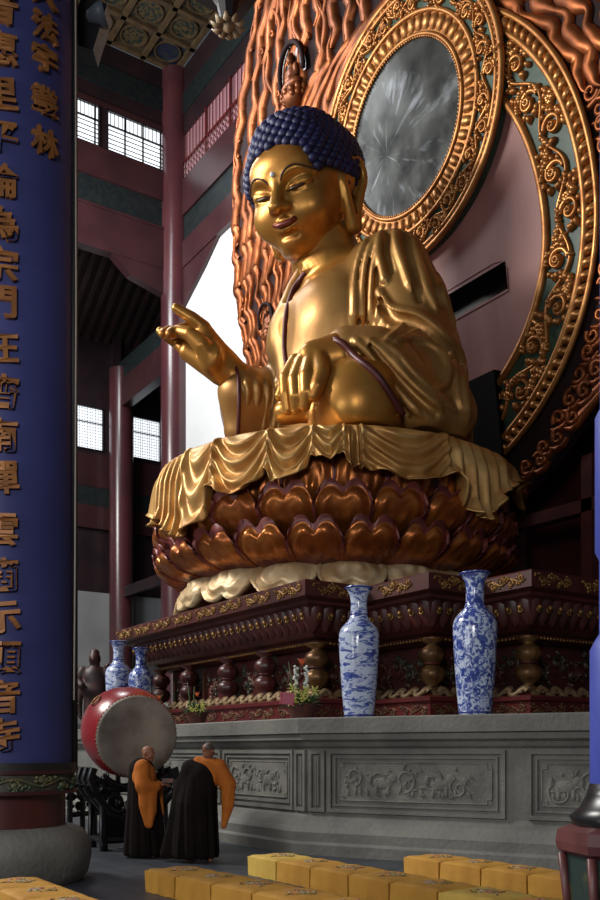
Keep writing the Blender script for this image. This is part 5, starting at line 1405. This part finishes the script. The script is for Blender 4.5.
flowers(197,720,17.6,.85,0,'dark basket with one cluster of yellow lilies left of the large basket')
flowers(159,720,18.6,.85,2,'small arrangement of white flowers partly behind the drum')
# ---------------- guardian figure at far left ----------------
gp=P(95,750,23.0); gu=empty('guardian_statue',(gp[0],gp[1],ZA)); tag(gu,'dark reddish wooden guardian figure standing in shadow left of the vases','statue')
F=Field((-.8,-.7,0),(.8,.7,2.4),.04)
F.chain([(-.16,0,.1),(-.15,0,.6),(-.1,0,1.0)],[.16,.17,.22],.08).chain([(.2,-.1,.1),(.17,-.05,.6),(.1,0,1.0)],[.16,.17,.22],.08)
F.ell((0,0,1.3),(.34,.26,.42),.1).ell((0,0,1.0),(.36,.28,.22),.1).chain([(-.34,0,1.55),(-.5,-.05,1.25),(-.3,-.35,1.1)],[.14,.12,.09],.08).chain([(.34,0,1.55),(.52,-.1,1.35),(.42,-.3,1.65)],[.14,.12,.09],.08)
F.ell((0,-.02,1.88),(.17,.19,.22),.05).ell((0,0,2.08),(.13,.13,.1),.05).cap((0,0,1.6),(0,0,1.75),.1,.1,.08).ell((0,-.2,1.85),(.03,.05,.05),.03)
F.chain([(-.4,.1,1.3),(-.5,.1,.6),(-.42,.05,.2)],[.1,.12,.05],.08)
V,Q=F.mesh(); V=smooth_mesh(V,Q,1)
cs,sn=math.cos(TH),math.sin(TH)
def place(V,p): return np.stack([V[:,0]*cs-V[:,1]*sn+p[0],V[:,0]*sn+V[:,1]*cs+p[1],V[:,2]+p[2]],-1)
mesh_np('figure_body',place(V*.88,(gp[0],gp[1],ZA+.12)),Q,mat('guardian_wood',(66,34,28),(34,22,22),4,.5,.1),gu)
MB().box((gp[0],gp[1],ZA+.07),(.8,.7,.14),TH).build('figure_plinth',M['black'],gu)
# ---------------- lamp on the column and hanging lotus finial ----------------
fd=P(90,32,11.9); fl_=empty('floodlight',tuple(fd)); tag(fl_,'dark floodlight with a pale reflector fixed high beside the blue board','lamp')
h_=MB(); st=h_.box((0,0,0),(.34,.3,.62)); h_.box((-.25,0,.0),(.3,.05,.06)); 
V=h_.v; h_.v=[place(v@np.array(Matrix.Rotation(.3,3,'Y')).T,fd) for v in V]; h_.build('lamp_housing',M['black'],fl_)
r_=MB().lathe([(.0,-.1),(.1,-.08),(.17,.0),(.19,.06),(.17,.06),(.15,.0),(.0,-.06)],(0,0,0),20); r_.v=[place((v*[.7,1,1.6])@np.array(Matrix.Rotation(1.35,3,'Y')).T+np.array([.13,-.12,.1]),fd) for v in r_.v]; r_.build('reflector',mat('lamp_reflector',(84,92,104),rough=.5),fl_,smooth=True)
tag(MB().tube([fd+CU*.3,fd+CU*1.5],.03,6).build('lamp_bracket',M['black'],fl_),None)
hp_=P(228,24,24.0); hl=empty('hanging_lotus_finial',tuple(hp_)); tag(hl,'pale carved lotus finial hanging from a dark bracket below the ceiling','ornament')
b=MB(); b.ball(hp_,(.18,.18,.2),12,8)
for k in range(10):
    a=2*PI*k/10; dv=np.array([math.cos(a),math.sin(a),0]); b.tube([hp_+dv*.12,hp_+dv*.34+[0,0,-.12],hp_+dv*.46+[0,0,-.02]],[.06,.1,.03],6,flat=.5)
b.build('lotus_petals',mat('finial_paint',(150,130,100),(120,92,66),4,.5),hl,smooth=True)
b=MB(); b.tube([hp_+[0,0,.1],hp_+[0,0,.5],hp_+[0,0,.9]],[.2,.3,.55],8).box(hp_+np.array([0,0,1.2]),(1.6,1.6,.6)).build('bracket_block',M['dark'],hl)
b=MB(); b.tube([hp_+[0,0,1.4],hp_+[0,0,7]],.35,8).build('hanging_post',M['dark'],hl)
# ---------------- two monks ----------------
skinm=mat('monk_skin',(150,100,74),(136,88,66),6,.5,0,spec=.3); brown=mat('brown_robe_cloth',(30,22,20),(22,17,16),3,.9,0,spec=.1,bump=.15,bscale=12); orange=mat('orange_robe_cloth',(200,116,46),(176,96,36),2.5,.8,0,spec=.2,bump=.2,bscale=10)
scalp=mat('shaved_scalp',(88,72,64),(78,62,56),8,.55)
def rotz(V,a,c=(0,0)):
    ca_,sa=math.cos(a),math.sin(a); x=V[:,0]-c[0]; y=V[:,1]-c[1]; return np.stack([x*ca_-y*sa+c[0],x*sa+y*ca_+c[1],V[:,2]],-1)
def head_field(F,c,yaw,tilt=0.):
    "head centred at c facing -Y before yaw"
    cy_,sy_=math.cos(yaw),math.sin(yaw)
    def T(p):
        x,y,z=p; y2=y*math.cos(tilt)-z*math.sin(tilt); z2=y*math.sin(tilt)+z*math.cos(tilt); return (c[0]+x*cy_-y2*sy_,c[1]+x*sy_+y2*cy_,c[2]+z2)
    R_=euler(tilt,0,yaw)
    F.ell(T((0,.012,.03)),(.078,.098,.085),.0,R_); F.ell(T((0,-.02,-.045)),(.062,.075,.07),.03,R_); F.ell(T((0,-.07,-.095)),(.026,.022,.02),.02)
    F.cap(T((0,-.092,.01)),T((0,-.112,-.028)),.01,.015,.012); 
    for s in (-1,1):
        F.ell(T((s*.03,-.1,.012)),(.018,.012,.011),.012,sub=True); F.ell(T((s*.03,-.083,.01)),(.016,.014,.01),.006); F.chain([T((s*.012,-.095,.028)),T((s*.045,-.082,.03))],.007,.01)
        F.ell(T((s*.083,.01,-.005)),(.012,.024,.034),.008,R_); F.ell(T((s*.04,-.07,-.03)),(.025,.025,.025),.02)
    F.chain([T((-.022,-.09,-.058)),T((0,-.098,-.056)),T((.022,-.09,-.058))],.007,.006); F.chain([T((-.018,-.089,-.067)),T((0,-.095,-.069)),T((.018,-.089,-.067))],.008,.005)
    F.cap(T((0,.03,-.06)),(c[0]-.0,c[1]+.03,c[2]-.17),.052,.058,.03)
    return T
def hand(F,w,d,up,s,L_=.17,curl=.5):
    "five-fingered hand from wrist w pointing along d; up = back of hand; s = thumb side"
    w=np.array(w,float); d=np.array(d,float)/np.linalg.norm(d); up=np.array(up,float); up=up-d*(up@d); up/=np.linalg.norm(up); sd=np.cross(d,up)*s
    pc=w+d*.05; Rm=np.stack([d,sd,up],1)
    F.ell(w+d*.045,(.05,.04,.018),.015,Rm)
    for k,(o,l) in enumerate(((.03,.068),(.011,.078),(-.008,.072),(-.027,.056))):
        a=w+d*.085+sd*o; b=a+d*l*.45-up*.012*curl*2; c=b+(d*.5-up*curl)*l*.4; e=c+(d*.2-up*curl*1.2)*l*.3
        F.chain([a-d*.02,a,b,c,e],[.011,.0105,.0095,.0085,.007],.004)
    a=w+d*.02+sd*.03; F.chain([a,a+d*.03+sd*.025-up*.012,a+d*.062+sd*.03-up*.022],[.013,.0115,.008],.006)
def finish(name,F,m,root,p,folds=None,it=1):
    V,Q=F.mesh(); V=smooth_mesh(V,Q,it)
    if folds: V=folds(V)
    return mesh_np(name,place(V,p),Q,m,root)
def fold_fn(n1,amp,z0=1.35,z1=.0,cx=0,cy=0,ph=0):
    def f(V):
        a=np.arctan2(V[:,1]-cy,V[:,0]-cx); k=np.clip((z0-V[:,2])/(z0-z1),0,1)**1.1; d=amp*k*(np.sin(a*n1+ph+V[:,2]*1.3)+.5*np.sin(a*n1*1.9+ph*2+V[:,2]*2))
        W=V.copy(); W[:,0]+=d*np.cos(a); W[:,1]+=d*np.sin(a); return W
    return f
# left monk: seen from his right, facing right, holding a small box
mp_=camxy(147,857,0.); pA=(mp_[0],mp_[1],0.)
mA=empty('person',(mp_[0],mp_[1],0)); tag(mA,'monk in orange over-robe facing right in front of the drum, holding a small red box','person')
F=Field((-.45,-.4,-.02),(.6,.4,1.72),.0085)
T=head_field(F,(.02,0,1.545),1.15,.18)
F.ell((-.05,.02,1.2),(.13,.19,.24),.03); F.chain([(-.05,-.17,1.34),(-.05,.2,1.34)],.07,.05)
F.chain([(-.05,.0,.95),(-.05,-.08,.5),(-.03,-.09,.1)],[.13,.085,.06],.03).chain([(-.05,.05,.95),(-.05,.1,.5),(-.05,.1,.1)],[.13,.085,.06],.03)
for y in (-.09,.1): F.chain([(-.05,y,.05),(.12,y,.035)],[.045,.03],.02)
F.chain([(-.05,-.19,1.33),(-.02,-.22,1.08),(.2,-.14,1.08)],[.06,.05,.035],.03); hand(F,(.21,-.135,1.08),(1,.25,.1),(0,0,1),-1)
F.chain([(-.05,.2,1.33),(-.0,.22,1.08),(.2,.07,1.08)],[.06,.05,.035],.03); hand(F,(.21,.06,1.08),(1,-.2,.1),(0,0,1),1)
finish('body',F,skinm,mA,pA,it=0)
F=Field((-.6,-.5,-.02),(.7,.5,1.5),.014); F.chain([(-.08,0,1.3),(-.09,0,.8),(-.08,0,.1)],[.19,.21,.27],.05)
F.F=np.maximum(F.F,(.03-F.ax[2])[None,None,:]).astype(np.float32)
F.chain([(.05,.05,.95),(.12,.05,.5),(.12,.05,.1)],[.12,.12,.13],.1)
finish('under_robe',F,brown,mA,pA,fold_fn(9,.016,cx=-.05))
F=Field((-.5,-.5,.3),(.7,.5,1.55),.012); F.ell((-.05,0,1.2),(.185,.25,.26),0).chain([(-.05,-.18,1.36),(-.05,.2,1.36)],.095,.06)
F.chain([(-.04,-.2,1.33),(-.02,-.26,1.08)],[.1,.11],.05).chain([(-.02,-.26,1.08),(.17,-.17,1.06)],[.1,.075],.04)
F.chain([(.0,-.24,1.05),(.02,-.23,.8),(.05,-.2,.52)],[.09,.1,.06],.05).chain([(.12,-.19,1.0),(.1,-.2,.7),(.07,-.2,.5)],[.07,.08,.05],.05)
F.chain([(-.04,.2,1.33),(.0,.25,1.08),(.17,.1,1.06)],[.1,.1,.075],.05).chain([(.16,.1,1.0),(.18,.1,.65)],[.06,.07],.04)
F.cap((.02,0,1.43),(.04,0,1.6),.075,.09,.02,sub=True)
finish('over_robe',F,orange,mA,pA,fold_fn(7,.01,1.3,.6,cx=-.02,cy=-.1))
b=MB().box((.32,-.04,1.145),(.16,.13,.06)); b.v=[place(v,pA) for v in b.v]; b.build('tmp',prm,None)
bx=bpy.data.objects['tmp']; bx.name='small_box'; bx.data.name='small_box'; tag(bx,'small red box held in the hands of the orange-robed monk','box')
# right monk: back to the photographer
mp_=camxy(200,861,0.); pB=(mp_[0],mp_[1],0.)
mB=empty('person',(mp_[0],mp_[1],0)); tag(mB,'monk seen from behind in a dark brown robe with one bright orange sleeve','person')
F=Field((-.5,-.4,-.02),(.6,.45,1.76),.0085)
T=head_field(F,(.12,.03,1.59),PI-.5,.1)
F.ell((.06,0,1.2),(.2,.13,.26),.03).chain([(-.12,0,1.38),(.24,0,1.38)],.07,.05)
F.chain([(-.02,0,.95),(-.06,-.02,.5),(-.1,-.05,.08)],[.13,.085,.06],.03).chain([(.1,0,.95),(.1,0,.5),(.1,0,.08)],[.13,.085,.06],.03)
F.chain([(-.1,-.02,.05),(-.12,-.14,.035)],[.045,.035],.02).chain([(.1,.0,.05),(.16,-.12,.035)],[.045,.035],.02)
F.chain([(.27,0,1.37),(.36,.03,1.1),(.3,.22,1.05)],[.06,.05,.035],.03); hand(F,(.3,.23,1.05),(-.3,1,.1),(0,0,1),-1)
F.chain([(-.14,0,1.37),(-.22,.05,1.1),(-.1,.24,1.05)],[.06,.05,.035],.03); hand(F,(-.1,.25,1.05),(.3,1,.1),(0,0,1),1)
finish('body',F,skinm,mB,pB,it=0)
F=Field((-.3,-.3,1.4),(.5,.4,1.8),.009); F.ell((.12+.0,.02,1.63),(.083,.1,.083),0,); 
V,Q=F.mesh(); keep=V[:,2]>1.6
mesh_np('scalp',place(V,pB),Q[(V[Q][:,:,2].mean(1)>1.6)],scalp,mB)
F=Field((-.9,-.6,-.02),(.7,.6,1.55),.014)
F.chain([(.02,0,1.2),(-.05,0,.8),(-.08,0,.15)],[.23,.29,.33],.06).chain([(-.12,0,1.34),(.1,0,1.36)],[.12,.1],.08).chain([(-.14,.02,1.3),(-.24,.08,1.05),(-.3,.05,.6),(-.4,0,.12)],[.12,.15,.16,.16],.1)
F.chain([(-.2,.1,1.1),(-.1,.24,1.05)],[.11,.09],.05)
F.cap((.35,-.25,1.5),(.27,-.3,1.2),.16,.1,.03,sub=True)
F.F=np.maximum(F.F,(.05-F.ax[2])[None,None,:]).astype(np.float32)
finish('brown_robe',F,brown,mB,pB,fold_fn(10,.026,cx=-.05))
F=Field((-.4,-.5,.3),(.8,.6,1.6),.012); F.ell((.08,0,1.24),(.22,.17,.24),0).chain([(-.02,0,1.42),(.26,0,1.37)],[.09,.1],.06)
F.chain([(.28,0,1.36),(.4,.03,1.12),(.33,.22,1.06)],[.1,.11,.08],.05).chain([(.4,.03,1.1),(.4,.05,.8),(.34,.05,.5)],[.11,.09,.04],.05)
F.cap((.12,.02,1.46),(.12,.02,1.7),.075,.09,.02,sub=True)
finish('orange_sleeve_robe',F,orange,mB,pB,fold_fn(8,.008,1.3,.6,cx=.3))
